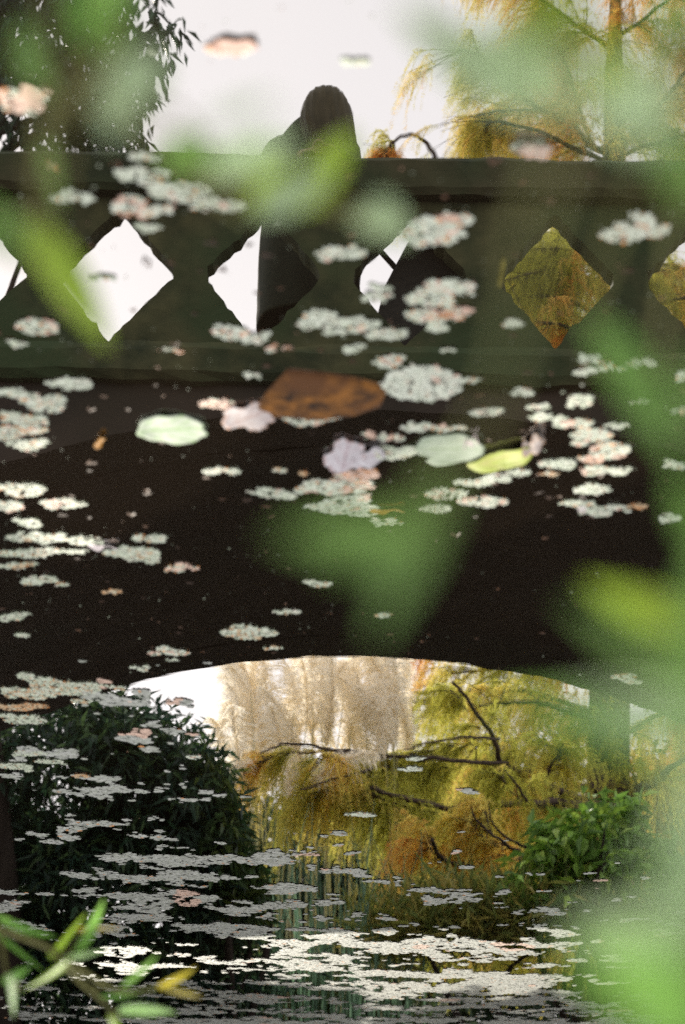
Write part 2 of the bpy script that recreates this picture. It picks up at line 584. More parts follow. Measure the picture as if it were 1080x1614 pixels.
hx, hy, hz = HEADC
V, E, Rr = [], [], []
def jv(p, r, parent=None):
    V.append(tuple(p))
    Rr.append(r)
    if parent is not None:
        E.append((parent, len(V) - 1))
    return len(V) - 1
pel = jv((PX, 7.52, DECK + .86), (.15, .12))
wai = jv((PX, 7.40, DECK + 1.02), (.13, .10), pel)
che = jv((PX, 7.22, ZS - .06), (.16, .11), wai)
nec = jv((PX - .01, 7.05, ZS + .05), .055, che)
hd0 = jv((hx, hy + .02, hz - .06), .07, nec)
hd1 = jv((hx, hy, hz), (.078, .09), hd0)
hd2 = jv((hx, hy + .02, hz + .075), (.06, .07), hd1)
nose = jv((hx, hy - .092, hz - .02), .011, hd1)
for s in (-1, 1):
    hip = jv((PX + s * .09, 7.53, DECK + .80), .085, pel)
    kn = jv((PX + s * .10, 7.47, DECK + .45), .058, hip)
    an = jv((PX + s * .11, 7.55, DECK + .09), .042, kn)
    to = jv((PX + s * .13, 7.38, DECK + .035), .034, an)
    ww = 1.0 if s > 0 else .72                  # turned a little: one shoulder is nearer the viewer
    sh = jv((PX + s * .15 * ww, 7.14, ZS), .062, che)
    el = jv((PX + s * .19 * ww, 6.97, Z_TOP + .055), .048, sh)
    wr_ = jv((PX + s * .05, 6.83, Z_TOP + .04), .030, el)
    pm = jv((PX + s * .00, 6.80, Z_TOP + .035), (.036, .018), wr_)
    for q in range(4):
        a = jv((PX - s * (.040 + .004 * (q in (1, 2))), 6.775 + .018 * q, Z_TOP + .040 + s * .012), .009, pm)
        jv((PX - s * (.070 + .006 * (q in (1, 2))), 6.770 + .018 * q, Z_TOP + .026 + s * .012), .0075, a)
    th_ = jv((PX + s * .015, 6.765, Z_TOP + .06), .010, pm)
    jv((PX - s * .012, 6.752, Z_TOP + .062), .008, th_)
skin_mesh('body', V, E, Rr, M['skin'])

def loft(rings, n=28, fold=0.0, cap=False):
    """rings of (x, y, z, rx, ry)"""
    ang = np.arange(n) / n * 2 * np.pi
    mb = MB()
    P = []
    for k, (x, y, z, rx, ry) in enumerate(rings):
        wv = 1 + fold * np.sin(ang * 7 + k * .3)
        P.append(np.stack([x + rx * np.cos(ang) * wv, y + ry * np.sin(ang) * wv, np.full(n, z)], -1))
    k = len(rings)
    mb.add(np.concatenate(P), [[r * n + a, r * n + (a + 1) % n, (r + 1) * n + (a + 1) % n, (r + 1) * n + a] for r in range(k - 1) for a in range(n)])
    if cap:
        mb.add(np.vstack([P[-1], P[-1].mean(0)]), [[a, (a + 1) % n, n] for a in range(n)])
    return mb

def worn(name, mb, mat, mods=1):
    o = link(name, mb.mesh(name, mat, True), person)
    o.matrix_parent_inverse = pinv
    sd_ = o.modifiers.new('cloth', 'SOLIDIFY')
    sd_.thickness = .008
    if mods:
        s_ = o.modifiers.new('sub', 'SUBSURF')
        s_.levels = s_.render_levels = 1
    return o

edge = at(405, 430, 7.45)[0]               # the coat's outline in the half-covered diamond
rxl = abs(edge - PX)
hem = at(405, 503, 7.4)[2]
cxm = (at(405, 430, 7.45)[0] + at(563, 430, 7.45)[0]) / 2
rxl = abs(at(405, 430, 7.45)[0] - at(563, 430, 7.45)[0]) / 2
coat = loft([(cxm, 7.50, hem, rxl, .24), (cxm, 7.50, hem + .12, rxl, .23), (cxm, 7.49, hem + .30, rxl * .99, .21), (cxm, 7.46, DECK + .84, rxl * .96, .19),
             (cxm, 7.42, DECK + 1.0, rxl * .92, .165)] + [((at(l, q, 7.12)[0] + at(r, q, 7.12)[0]) / 2, dy, at(l, q, 7.12)[2], abs(at(l, q, 7.12)[0] - at(r, q, 7.12)[0]) / 2, ry) for l, r, q, dy, ry in ((428, 566, 262, 7.26, .15), (429, 563, 244, 7.18, .14), (436, 560, 226, 7.14, .12), (452, 554, 210, 7.10, .10), (474, 545, 197, 7.06, .07)) ], fold=.03)
worn('coat', coat, M['coat'])
for s in (-1, 1):
    mb = MB()
    tube(mb, smooth_line([(PX + s * (.12 if s > 0 else .07), 7.16, ZS - .03), (PX + s * (.165 if s > 0 else .10), 7.07, ZS - .06), (PX + s * (.19 if s > 0 else .115), 6.97, Z_TOP + .075), (PX + s * (.13 if s > 0 else .10), 6.90, Z_TOP + .052), (PX + s * .075, 6.85, Z_TOP + .045)], 5),
         np.interp(np.linspace(0, 1, 21), [0, .4, 1], [.085, .068, .042]), 12)
    worn('sleeve', mb, M['coat'], 0)
for s in (-1, 1):
    mb = MB()
    tube(mb, [(PX + s * .09, 7.53, DECK + .78), (PX + s * .10, 7.47, DECK + .45), (PX + s * .11, 7.55, DECK + .08)], [.10, .072, .062], 12)
    worn('trouser_leg', mb, M['bag'], 0)
    mb = loft([(PX + s * .115, 7.47, DECK + .005, .05, .13), (PX + s * .115, 7.47, DECK + .04, .05, .13), (PX + s * .112, 7.51, DECK + .08, .048, .09), (PX + s * .11, 7.55, DECK + .13, .05, .05)], 16, cap=True)
    worn('shoe', mb, M['bag'])
# hair: a rounded cap that falls over the (photograph's) right shoulder
mb = MB()
rings = []
for pyy, l, r, dy in ((132, 506, 520, .05), (137, 496, 532, .045), (146, 486, 543, .04), (158, 479, 551, .04), (172, 474, 556, .045), (186, 473, 559, .05), (200, 476, 561, .06), (215, 482, 562, .075), (232, 486, 563, .09), (252, 490, 563, .10)):
    a, b = at(l, pyy, 6.98), at(r, pyy, 6.98)
    rings.append(((a[0] + b[0]) / 2, 6.98 + dy, a[2], abs(a[0] - b[0]) / 2, .115 if pyy > 150 else .115 * (pyy - 126) / 26 + .01))
hm = loft(rings[::-1], 64, fold=.0, cap=True)
hv = hm.v[0]
ha = np.tile(np.arange(64) / 64 * 2 * np.pi, len(rings))
cx_, cy_ = np.repeat([q[0] for q in rings[::-1]], 64), np.repeat([q[1] for q in rings[::-1]], 64)
rowy = np.repeat([252, 232, 215, 200, 186, 172, 158, 146, 137, 132], 64)
part = np.exp(-((ha - 1.5 * np.pi + .1) / .50) ** 2) * np.interp(rowy, [150, 165, 205, 225], [0, .10, .10, 0])   # the parting before the face
lock = 1 - part + .035 * np.sin(ha * 15 + rowy * .025) + .020 * np.sin(ha * 27 + 1 - rowy * .03)
hv[:, 0] = cx_ + (hv[:, 0] - cx_) * np.where(part > .02, 1, lock)
hv[:, 1] = cy_ + (hv[:, 1] - cy_) * lock
ho = link('hair', hm.mesh('hair', M['hair'], True), person)
ho.matrix_parent_inverse = pinv
for s in (-1, 1):
    mb = MB()
    ang = np.linspace(0, np.pi, 7)
    tube(mb, [(hx + s * .032, hy - .082 + .012 * (1 - math.sin(t)), hz + .012 + .008 * math.cos(t)) for t in ang], [.001, .003, .0045, .005, .0045, .003, .001], 8)
    e = link('eye', mb.mesh('eye', M['eye'], True), person)
    e.matrix_parent_inverse = pinv

# a dark bag stands against the inside of the parapet beside the person
c0 = at(690, 440, 7.12)
bag = root('bag', (c0[0], 7.12, DECK), 'large dark bag with a strap, standing on the bridge behind the parapet', 'bag')
binv = Matrix.Translation((c0[0], 7.12, DECK)).inverted()
out = [at(*p, 7.1) for p in ((690, 340), (668, 352), (636, 410), (606, 466), (592, 520), (575, 640), (800, 640), (795, 470), (765, 372), (720, 345))]
out = np.array(out)
out[:, 2] = np.maximum(out[:, 2], DECK + .003)
n = len(out)
mb = MB()
A, B = out + [0, -.09, 0], out + [0, .09, 0]
mid = (out - out.mean(0)) * .9 + out.mean(0)
V = np.vstack([mid + [0, -.12, 0], A, B, mid + [0, .12, 0]])
V[:, 2] = np.maximum(V[:, 2], DECK + .003)
f = [[r * n + a, r * n + (a + 1) % n, (r + 1) * n + (a + 1) % n, (r + 1) * n + a] for r in range(3) for a in range(n)]
mb.add(V, f).add(V[:n], [list(range(n))]).add(V[3 * n:], [list(range(n))[::-1]])
o = link('pouch', mb.mesh('pouch', M['bag']), bag)
o.matrix_parent_inverse = binv
mb = MB()
tube(mb, smooth_line([at(640, 440, 7.05), at(618, 416, 7.02), at(595, 392, 7.02), at(575, 378, 7.03), at(560, 400, 7.05), at(566, 470, 7.06), at(590, 520, 7.08)], 6), .013, 8)
o = link('strap', mb.mesh('strap', M['bag'], True), bag)
o.matrix_parent_inverse = binv

# ------------------------------------------------------------------ far bank: bald cypress
def local(o, base):
    o.matrix_parent_inverse = Matrix.Translation(tuple(base)).inverted()
    return o

CY = 16.0
base = mirrored(960, 1300, CY)
base[2] = float(ground_z(np.array([base[0]]), np.array([CY]))[0])
cyp = root('bald_cypress', base, 'tall bald cypress with drooping orange and olive feathery foliage, mirrored right of the pampas grass', 'tree')
trunk_pts = [base + [0, 0, -.1], mirrored(958, 1340, CY), mirrored(960, 1200, CY), mirrored(962, 900, CY), mirrored(964, 500, CY), mirrored(968, 250, CY), mirrored(968, 100, CY), mirrored(972, -60, CY), mirrored(972, -500, CY)]
tp = smooth_line(trunk_pts, 5)
mb = MB()
tube(mb, tp, np.interp(np.arange(len(tp)), [0, 8, 20, 30, len(tp) - 1], [.30, .19, .15, .085, .02]), 14)
local(link('trunk', mb.mesh('trunk', M['bark'], True), cyp), base)

def limb_line(pp, D0, D1):
    return np.array([mirrored(p[0], p[1], D0 + (D1 - D0) * min(1, (k / (len(pp) - 1)) ** .38)) for k, p in enumerate(pp)])

LIMBS = [
    ([(958, 1266), (890, 1262), (830, 1265), (740, 1263), (700, 1264), (620, 1252), (575, 1242)], 16, 12.9, .034),
    ([(958, 1266), (905, 1250), (870, 1235), (820, 1210), (796, 1196), (786, 1165), (765, 1125), (720, 1072)], 16, 13.7, .030),
    ([(800, 1203), (740, 1203), (690, 1200), (640, 1195), (560, 1190), (484, 1192)], 14.2, 13.2, .018),
    ([(560, 1190), (500, 1172), (440, 1170), (408, 1182)], 13.3, 12.5, .012),
    ([(640, 1195), (580, 1215), (520, 1225), (480, 1240)], 14.0, 12.7, .012),
    ([(786, 1165), (740, 1162), (690, 1170), (630, 1186)], 13.8, 13.3, .011),
    ([(958, 1345), (900, 1345), (850, 1352), (800, 1342), (750, 1353), (700, 1347), (682, 1312)], 15.9, 12.5, .030),
    ([(820, 1341), (780, 1320), (755, 1300), (742, 1282)], 12.6, 12.5, .011),
    ([(850, 1350), (790, 1310), (770, 1270)], 12.7, 12.5, .010),
    ([(830, 1262), (815, 1235), (808, 1210)], 13.3, 13.2, .011),
    ([(860, 1232), (880, 1190), (890, 1172)], 14.2, 13.9, .011),
    ([(970, 1270), (1010, 1240), (1045, 1218), (1100, 1180)], 16, 15.6, .045),
    ([(966, 246), (935, 232), (895, 195), (850, 170), (800, 130), (765, 98), (735, 88)], 16, 15.2, .032),
    ([(966, 258), (910, 240), (860, 215), (800, 200), (760, 205)], 16, 15.0, .026),
    ([(935, 232), (905, 150), (888, 100), (882, 80)], 15.9, 15.5, .018),
    ([(850, 170), (800, 180), (750, 190)], 15.5, 15.1, .012),
    ([(972, 250), (1020, 232), (1080, 215), (1150, 190)], 16, 15.5, .024),
    ([(974, 240), (1040, 165), (1080, 110), (1140, 60)], 16, 15.6, .026),
    ([(970, 80), (900, 40), (840, 0), (760, -60)], 16, 15.3, .024),
    ([(970, 60), (1030, 10), (1090, -40)], 16, 15.6, .022),
    ([(964, 490), (850, 370), (740, 290), (690, 258), (664, 222), (642, 212), (618, 224), (600, 250)], 16, 15.0, .026),
]
for k, (yy, xe) in enumerate(((420, 790), (400, 830), (430, 800), (470, 1180), (520, 760), (560, 560), (430, 1160), (620, 800), (900, 620), (1010, 640), (1060, 700), (1090, 620), (1110, 760), (1130, 1120), (1210, 620), (1300, 620), (1400, 700), (1430, 820), (1310, 690), (1240, 900), (1150, 900), (450, 1010), (440, 880), (400, 820), (430, 780), (470, 800), (500, 830), (420, 1080), (470, 1120), (510, 1100), (380, 900), (520, 800), (360, 870), (1430, 700), (1455, 800), (1415, 640), (1470, 740))):
    dd = RNG.uniform(-1.2, 1.2)
    sg = 1 if xe > 965 else -1
    xm = (964 + xe) / 2
    LIMBS.append(([(964, yy + 40), (xm, yy - 5), (xe, yy + RNG.uniform(-10, 25))], 16, 16 + dd, .022))
twigs = []
for pp, d0, d1, r in LIMBS:
    ln = smooth_line(limb_line(pp, d0, d1), 5)
    jt = np.cumsum(RNG.normal(0, .012, ln.shape), 0)
    jt -= jt[0]
    ln = ln + jt * .6
    mb = MB()
    tube(mb, ln, np.linspace(r, r * .35, len(ln)) * 1.2, 7)
    local(link('limb', mb.mesh('limb', M['bark'], True), cyp), base)
    # side twigs
    seg = np.linalg.norm(np.diff(ln, axis=0), axis=1).sum()
    tip_only = pp[0] == (964, 490)
    for _ in range(int(7 + seg * (9 if tip_only else 13 if pp[0][1] > 300 else 25))):
        t = RNG.uniform(.80 if tip_only else .12, 1) * (len(ln) - 1)
        a = int(min(t, len(ln) - 2))
        p = ln[a] + (ln[a + 1] - ln[a]) * (t - a)
        d = unit(ln[a + 1] - ln[a])
        close = p[1] < 14.9
        p = p + [0, .22 if close else 0, 0]
        sd_ = unit(np.array([RNG.normal(0, .7), abs(RNG.normal(0, 1.0)) + (.25 if close else -.05), RNG.normal(.22, .35)])) * .8 + d * .7
        L = RNG.uniform(.12, .3) if tip_only else RNG.uniform(.10, .38) if close else RNG.uniform(.22, .75)
        q = np.linspace(0, 1, 6)[:, None]
        tw = p + unit(sd_) * L * q + np.array([0, 0, -1]) * (q ** 2) * L * RNG.uniform(.1, .4)
        twigs.append(tw)
mb = MB()
for tw in twigs:
    tube(mb, tw, np.linspace(.006, .002, 6), 3, cap=False)
o = local(link('twigs', mb.mesh('twigs', M['bark']), cyp), base)
o['kind'] = 'stuff'

def sprays(starts, heads, L, cols, mb, seg=7, needle=.030, per=3, wid=.007, droop=1.0):
    """drooping feathery strands: a narrow ribbon with short needles to both sides"""
    k = len(starts)
    t = np.linspace(0, 1, seg + 1)
    head = unit(heads)
    pos = starts[:, None] + head[:, None] * (L[:, None, None] * (t - .35 * t ** 2)[None, :, None]) \
        + np.array([0, 0, -1.0]) * (L[:, None, None] * droop * (t ** 1.7)[None, :, None])
    pos += np.cumsum(RNG.normal(0, .006, pos.shape), 1)
    side = unit(RNG.normal(0, 1, (k, 3)))
    side[:, 2] *= .3
    side = unit(side)
    wv = wid * (1 - .7 * t)[None, :, None]
    A = pos + side[:, None] * wv / 2
    B = pos - side[:, None] * wv / 2
    V = np.stack([A, B], 2).reshape(k, -1, 3)
    n = (seg + 1) * 2
    q = np.array([[2 * a, 2 * a + 1, 2 * a + 3, 2 * a + 2] for a in range(seg)])
    F = (np.arange(k)[:, None, None] * n + q[None]).reshape(-1, 4)
    mb.add(V.reshape(-1, 3), F, np.repeat(cols, n, 0))
    # needles
    m_ = seg * per
    tt = RNG.uniform(0, seg - 1e-3, (k, m_))
    ia = tt.astype(int)
    fr_ = (tt - ia)[..., None]
    p0 = np.take_along_axis(pos, ia[..., None], 1)
    p1 = np.take_along_axis(pos, ia[..., None] + 1, 1)
    p = p0 + (p1 - p0) * fr_
    ax_ = unit(p1 - p0)
    sg = RNG.choice([-1, 1], (k, m_, 1))
    nd = unit(ax_ * RNG.uniform(.4, .9, (k, m_, 1)) + side[:, None] * sg + RNG.normal(0, .35, (k, m_, 3)))
    ln = needle * RNG.uniform(.6, 1.3, (k, m_, 1))
    w2 = np.cross(nd, RNG.normal(0, 1, (k, m_, 3)))
    w2 = unit(w2) * .0035
    T = np.stack([p - w2, p + w2, p + nd * ln], 2).reshape(-1, 3)
    c = np.repeat(np.repeat(cols, m_, 0) * RNG.uniform(.85, 1.15, (k * m_, 1)), 3, 0)
    mb.add(T, np.arange(len(T)).reshape(-1, 3), c)

# strands along the twigs, orange where the crown has turned, olive elsewhere
st, hdv = [], []
for tw in twigs:
    k = RNG.integers(18, 28)
    t = RNG.uniform(.1, 1, k) * 4.99
    a = t.astype(int)
    st.append(tw[a] + (tw[a + 1] - tw[a]) * (t - a)[:, None])
    dv = unit(tw[a + 1] - tw[a]) * .9
    hdv.append(dv + RNG.normal(0, .45, dv.shape) + [.25, .25, .1])
st, hdv = np.concatenate(st), np.concatenate(hdv)
mpx, mpy = to_px(st * [1, 1, -1])
bare = ((mpy < 262) & (mpx < 735) & ((mpx < 595) | (mpx > 690))) | ((mpy > 700) & (mpx < 400)) | ((mpy > 1290 + 40 * np.sin(mpx * .06)) & (mpx < 600)) | ((mpy > 900) & (mpy < 1172) & (mpx < 628)) | (mpy > 1490)
st, hdv = st[~bare], hdv[~bare]
k = len(st)
L = RNG.uniform(.16, .44, k)
nz = fbm(st[:, 0] * 1.5 + 30, st[:, 2] * 2.2 + st[:, 1] * .7 + 30, 21, 3)
mpx, mpy = mpx[~bare], mpy[~bare]
tipness = np.clip((st[:, 0] - base[0] - .9) / 1.6, 0, 1)
mixv = np.clip((nz - .47) * 3.6 + tipness * .42 + np.where(mpy < 262, .32, 0) + RNG.normal(0, .14, k), 0, 1)[:, None]
green, gold, rust = np.array([.60, .60, .12]), np.array([.95, .78, .22]), np.array([.94, .50, .14])
cols = np.where(mixv < .55, green + (gold - green) * mixv / .55, gold + (rust - gold) * (mixv - .55) / .45)
cols = cols * RNG.uniform(.75, 1.15, (k, 1))
mb = MB()
sprays(st, hdv, L, cols, mb, droop=.85)
o = local(link('crown', mb.mesh('crown', M['cypress']), cyp), base)
o['kind'] = 'stuff'
print('cypress strands', k)

# ------------------------------------------------------------------ pampas grass
def plume_mesh(seed, lean):
    r = np.random.default_rng(seed)
    k = 270
    t = r.uniform(0, 1, k)
    axis = lambda t: np.stack([lean * .22 * t ** 2, .05 * t ** 2 * np.cos(seed), .62 * t - .08 * t ** 3], -1)
    p0 = axis(t)
    L = .23 * np.sin(np.pi * np.clip(t * .82 + .14, 0, 1)) ** .8 * r.uniform(.55, 1.15, k)
    an = r.uniform(0, 2 * np.pi, k)
    out_ = np.stack([np.cos(an), np.sin(an), np.zeros(k)], -1)
    mb = MB()
    ts = np.linspace(0, 1, 5)
    upw = np.array([lean * .35, 0, 1.0])
    pos = p0[:, None] + out_[:, None] * (L[:, None, None] * .55 * (ts ** 1.2)[None, :, None]) + upw * (L[:, None, None] * (1.0 * ts - .85 * ts ** 2.2)[None, :, None])
    pos += np.array([lean, .2, 0]) * (L[:, None, None] * .35 * (ts ** 2)[None, :, None])
    side = unit(np.cross(out_, r.normal(0, 1, (k, 3))))
    wv = (.0042 * (1 - ts) + .0020)[None, :, None]
    V = np.stack([pos + side[:, None] * wv, pos - side[:, None] * wv], 2).reshape(k, -1, 3)
    q = np.array([[2 * a, 2 * a + 1, 2 * a + 3, 2 * a + 2] for a in range(4)])
    mb.add(V.reshape(-1, 3), (np.arange(k)[:, None, None] * 10 + q[None]).reshape(-1, 4))
    return mb.mesh('plume', M['plume'])

PLUMES = [plume_mesh(10 + k, ln) for k, ln in enumerate((1.3, .7, .1, -.6, -1.1, .4))]
# plumes by photograph position (middle of the plume)
spots = [(346, 1112, -1)]
for k in range(80):
    px = RNG.uniform(384, 655)
    top = np.interp(px, [362, 400, 450, 520, 600, 660], [1062, 1036, 1020, 1015, 1022, 1062])
    bot = np.interp(px, [362, 400, 450, 520, 600, 660], [1235, 1240, 1215, 1185, 1180, 1150])
    spots.append((px, RNG.uniform(top, bot), 0))
clumps = [(370, 13.3), (430, 13.9), (490, 13.4), (545, 14.2), (600, 13.6), (655, 14.3)]
pamp_lab = ['pampas grass with one thin lone plume, at the left end of the cream clump', 'pampas grass of dense cream plumes second from the left in the mirrored row', 'pampas grass of cream plumes over bare stalks in the middle left of the row',
            'pampas grass of cream plumes set back in the middle right of the row', 'pampas grass of beige plumes half behind the orange cypress twigs', 'pampas grass at the right end of the row, mostly behind the cypress']
for ci, (cpx, D) in enumerate(clumps):
    b = mirrored(cpx, 1500, D)
    b[2] = float(ground_z(np.array([b[0]]), np.array([D]))[0])
    pg = root('pampas_grass', b, pamp_lab[ci], 'pampas grass', 'pampas grass on the far bank')
    mine = [s for s in spots if min(range(6), key=lambda q: abs(clumps[q][0] - s[0])) == ci]
    for (px, py, fl) in mine:
        dD = RNG.uniform(-.45, .45)
        c = mirrored(px, py, D + dD)
        kx = RNG.integers(0, 6) if fl == 0 else 3
        sc = RNG.uniform(.70, 1.25) if fl == 0 else 1.05
        if fl == 0:
            kx = int(np.clip(RNG.normal(1.6, 1.3), 0, 5))
        ft = c - np.array([0, 0, .30 * sc])
        g = b + np.array([RNG.normal(0, .16), RNG.normal(0, .14), -.02])
        g[0] += (ft[0] - g[0]) * .55
        mb = MB()
        q = np.linspace(0, 1, 7)[:, None]
        ln = g + (ft - g) * q + np.array([1, 0, 0]) * RNG.normal(0, .05) * np.sin(q * np.pi)
        st_ = link('stalk', None, pg) if False else None
        tube(mb, ln, np.linspace(.0085, .0028, 7), 4, cap=False)
        so = local(link('stalk', mb.mesh('stalk', M['stalk'], True), pg), b)
        po = link('plume', PLUMES[kx], so)
        po.location = ft
        po.rotation_euler = (RNG.normal(0, .26), RNG.normal(0, .30), RNG.normal(0, .9))
        po.scale = (sc, sc, sc)
    mb = MB()
    nB = 170
    an = RNG.uniform(0, 2 * np.pi, nB)
    dirs = np.stack([np.cos(an), np.sin(an), np.zeros(nB)], -1)
    Lb = RNG.uniform(.7, 1.35, nB)
    ts = np.linspace(0, 1, 6)
    pos = b + dirs[:, None] * .06 + dirs[:, None] * (Lb[:, None, None] * .5 * (ts ** 1.6)[None, :, None]) + np.array([0, 0, 1.0]) * (Lb[:, None, None] * (ts * 1.1 - .5 * ts ** 3)[None, :, None])
    side = unit(np.cross(dirs, [0, 0, 1.0]))
    wv = (.009 * (1 - ts) + .001)[None, :, None]
    Vv = np.stack([pos + side[:, None] * wv, pos - side[:, None] * wv], 2).reshape(nB, -1, 3)
    q = np.array([[2 * a, 2 * a + 1, 2 * a + 3, 2 * a + 2] for a in range(5)])
    cc = np.array([.07, .11, .045]) * RNG.uniform(.6, 1.5, (nB, 1))
    mb.add(Vv.reshape(-1, 3), (np.arange(nB)[:, None, None] * 12 + q[None]).reshape(-1, 4), np.repeat(cc, 12, 0))
    o = local(link('blades', mb.mesh('blades', M['blade']), pg), b)
    o['kind'] = 'stuff'

# ------------------------------------------------------------------ reeds at the far edge
for ci, (px, D, lab) in enumerate(((455, 12.2, 'pale green reeds mirrored between the dark shrub and the bare stalks'), (505, 12.3, 'teal green reeds mirrored under the left of the bare stalks'), (560, 12.1, 'teal green reeds mirrored beside the thick duckweed carpet'), (610, 12.5, 'thin teal reeds mirrored at the foot of the cypress foliage'))):
    b = mirrored(px, 1560, D)
    b[2] = float(ground_z(np.array([b[0]]), np.array([D]))[0])
    rd = root('reed_clump', b, lab, 'reeds', 'reeds on the far bank')
    for k in range(26):
        g = b + np.array([RNG.normal(0, .13), RNG.normal(0, .1), -.02])
        h = RNG.uniform(.7, 1.5)
        q = np.linspace(0, 1, 6)
        lean = RNG.normal(0, .14, 2)
        P = g + np.stack([lean[0] * q ** 2 * h, lean[1] * q ** 2 * h, h * q], -1)
        sd_ = unit(np.array([RNG.normal(), RNG.normal() * .4, 0]))
        wv = (.007 * (1 - q ** 2) + .0008)[:, None]
        mb = MB()
        c = np.array([.20, .34, .22]) * RNG.uniform(.5, 1.5)
        mb.add(np.concatenate([P + sd_ * wv, P - sd_ * wv]), [[a, a + 1, 6 + a + 1, 6 + a] for a in range(5)], c)
        local(link('blade', mb.mesh('blade', M['blade']), rd), b)

# ------------------------------------------------------------------ leafy shrubs and trees of the far bank
def leafy(name, px, D, label, cat, blobs, n, Lr, ratio, tints, stems=5, droop=.5, group=None, trunk_r=.03, mat='foliage', upright=0.0):
    """blobs: (px, py, depth, rx px, ry px, rd m) ellipsoids filled with leaves on short shoots"""
    b = mirrored(px, 1500, D)
    b[2] = float(ground_z(np.array([b[0]]), np.array([D]))[0])
    r = root(name, b, label, cat, group)
    mb = MB()
    tot = sum(q[3] * q[4] for q in blobs)
    allp = []
    for (bx, by, bd, rx, ry, rdp) in blobs:
        k = max(8, int(n * rx * ry / tot))
        c = mirrored(bx, by, bd)
        ppm = F_PX / (bd * 1.07)
        u = unit(RNG.normal(0, 1, (k, 3))) * (RNG.uniform(.25, 1, (k, 1)) ** .45)
        u *= 1 + .25 * (fbm(u[:, :1] * 2.3 + 9 + bx, u[:, 2:] * 2.3 + 9, 5, 3) - .5) * 2
        p = c + u * [rx / ppm, rdp, ry / ppm]
        p = p[p[:, 2] > .15]
        allp.append(p)
        # each spot carries a shoot of several leaves
        m_ = 5
        sh = unit(u[:len(p)] * [1, 1, .5] + RNG.normal(0, .5, p.shape) + [0, 0, .15 + upright])
        P = np.repeat(p, m_, 0) + np.repeat(sh, m_, 0) * np.tile(np.linspace(-.5, .5, m_), len(p))[:, None] * Lr[1] * 1.1
        d = np.repeat(sh, m_, 0) * .45 + RNG.normal(0, .55, P.shape) + np.array([0, 0, -droop])
        L = RNG.uniform(*Lr, len(P))
        tc_ = np.array(tints)[RNG.integers(0, len(tints), len(P))] * RNG.uniform(.7, 1.25, (len(P), 1))
        leaf_cards(mb, P, d, RNG.normal(0, .5, P.shape) + [0, 0, 1.0], L, L * ratio, tc_)
    o = local(link('foliage', mb.mesh('foliage', M[mat]), r), b)
    o['kind'] = 'stuff'
    P = np.concatenate(allp)
    for s in range(stems):
        tip = P[RNG.integers(0, len(P))]
        g = b + np.array([RNG.normal(0, .08), RNG.normal(0, .08), -.05])
        md_ = (g + tip) / 2 + np.array([RNG.normal(0, .12), RNG.normal(0, .12), .15])
        ln = smooth_line([g, md_, tip], 5)
        mb = MB()
        tube(mb, ln, np.linspace(trunk_r, trunk_r * .25, len(ln)), 6)
        local(link('stem', mb.mesh('stem', M['dark_bark'], True), r), b)
    return r

DK = [(.028, .070, .038), (.045, .10, .050), (.085, .15, .055), (.020, .052, .036)]
leafy('evergreen_shrub', 200, 12.2, 'dark evergreen shrub with narrow pointed leaves, mirrored under the left of the arch', 'shrub',
      [(110, 1250, 12.2, 190, 130, .8), (235, 1220, 12.1, 105, 92, .6), (295, 1300, 12.0, 72, 100, .5), (330, 1390, 12.0, 50, 90, .4), (170, 1420, 12.2, 210, 130, .8), (150, 1580, 12.3, 290, 110, .8), (160, 1140, 12.4, 75, 48, .5)],
      4800, (.09, .17), .24, DK, 9, .35)
leafy('evergreen_shrub', 360, 11.9, 'small bright edged evergreen shrub at the right foot of the dark shrub', 'shrub',
      [(358, 1335, 11.9, 28, 62, .3), (378, 1405, 11.9, 34, 50, .3), (335, 1240, 12.0, 26, 50, .3)], 420, (.08, .14), .22, [(.05, .10, .02), (.03, .07, .02), (.09, .13, .02)], 4, .4)

tree_b = [(60, 60, 11.0, 150, 130, .8), (150, 120, 10.9, 115, 110, .6), (230, 60, 10.8, 55, 75, .4), (60, 190, 11.0, 130, 85, .7), (190, 190, 10.9, 62, 62, .4), (20, -80, 11.2, 230, 150, 1.0)]
t_ = leafy('broadleaf_tree', 12, 11.6, 'dark tree with drooping narrow leaves against the white sky, mirrored at the upper left', 'tree', tree_b, 1050, (.10, .19), .24, [(.012, .036, .024), (.020, .052, .034), (.034, .078, .044)], 0, 1.3)
b = np.array(t_.location)
mb = MB()
tl = smooth_line([b + [0, 0, -.1], mirrored(8, 1450, 11.6), mirrored(-40, 1000, 11.5), mirrored(-70, 500, 11.3), mirrored(0, 150, 11.1), mirrored(40, -150, 11.1)], 5)
tube(mb, tl, np.linspace(.12, .035, len(tl)), 10)
local(link('trunk', mb.mesh('trunk', M['dark_bark'], True), t_), b)
for tip in ((150, 120), (240, 50), (120, 200), (200, 190), (90, 40), (230, 120), (30, 210)):
    s0 = tl[RNG.integers(13, 22)]
    e0 = mirrored(*tip, 10.9)
    ln = smooth_line([s0, (s0 + e0) / 2 + [0, 0, .12], e0], 5)
    mb = MB()
    tube(mb, ln, np.linspace(.028, .006, len(ln)), 6)
    local(link('limb', mb.mesh('limb', M['dark_bark'], True), t_), b)

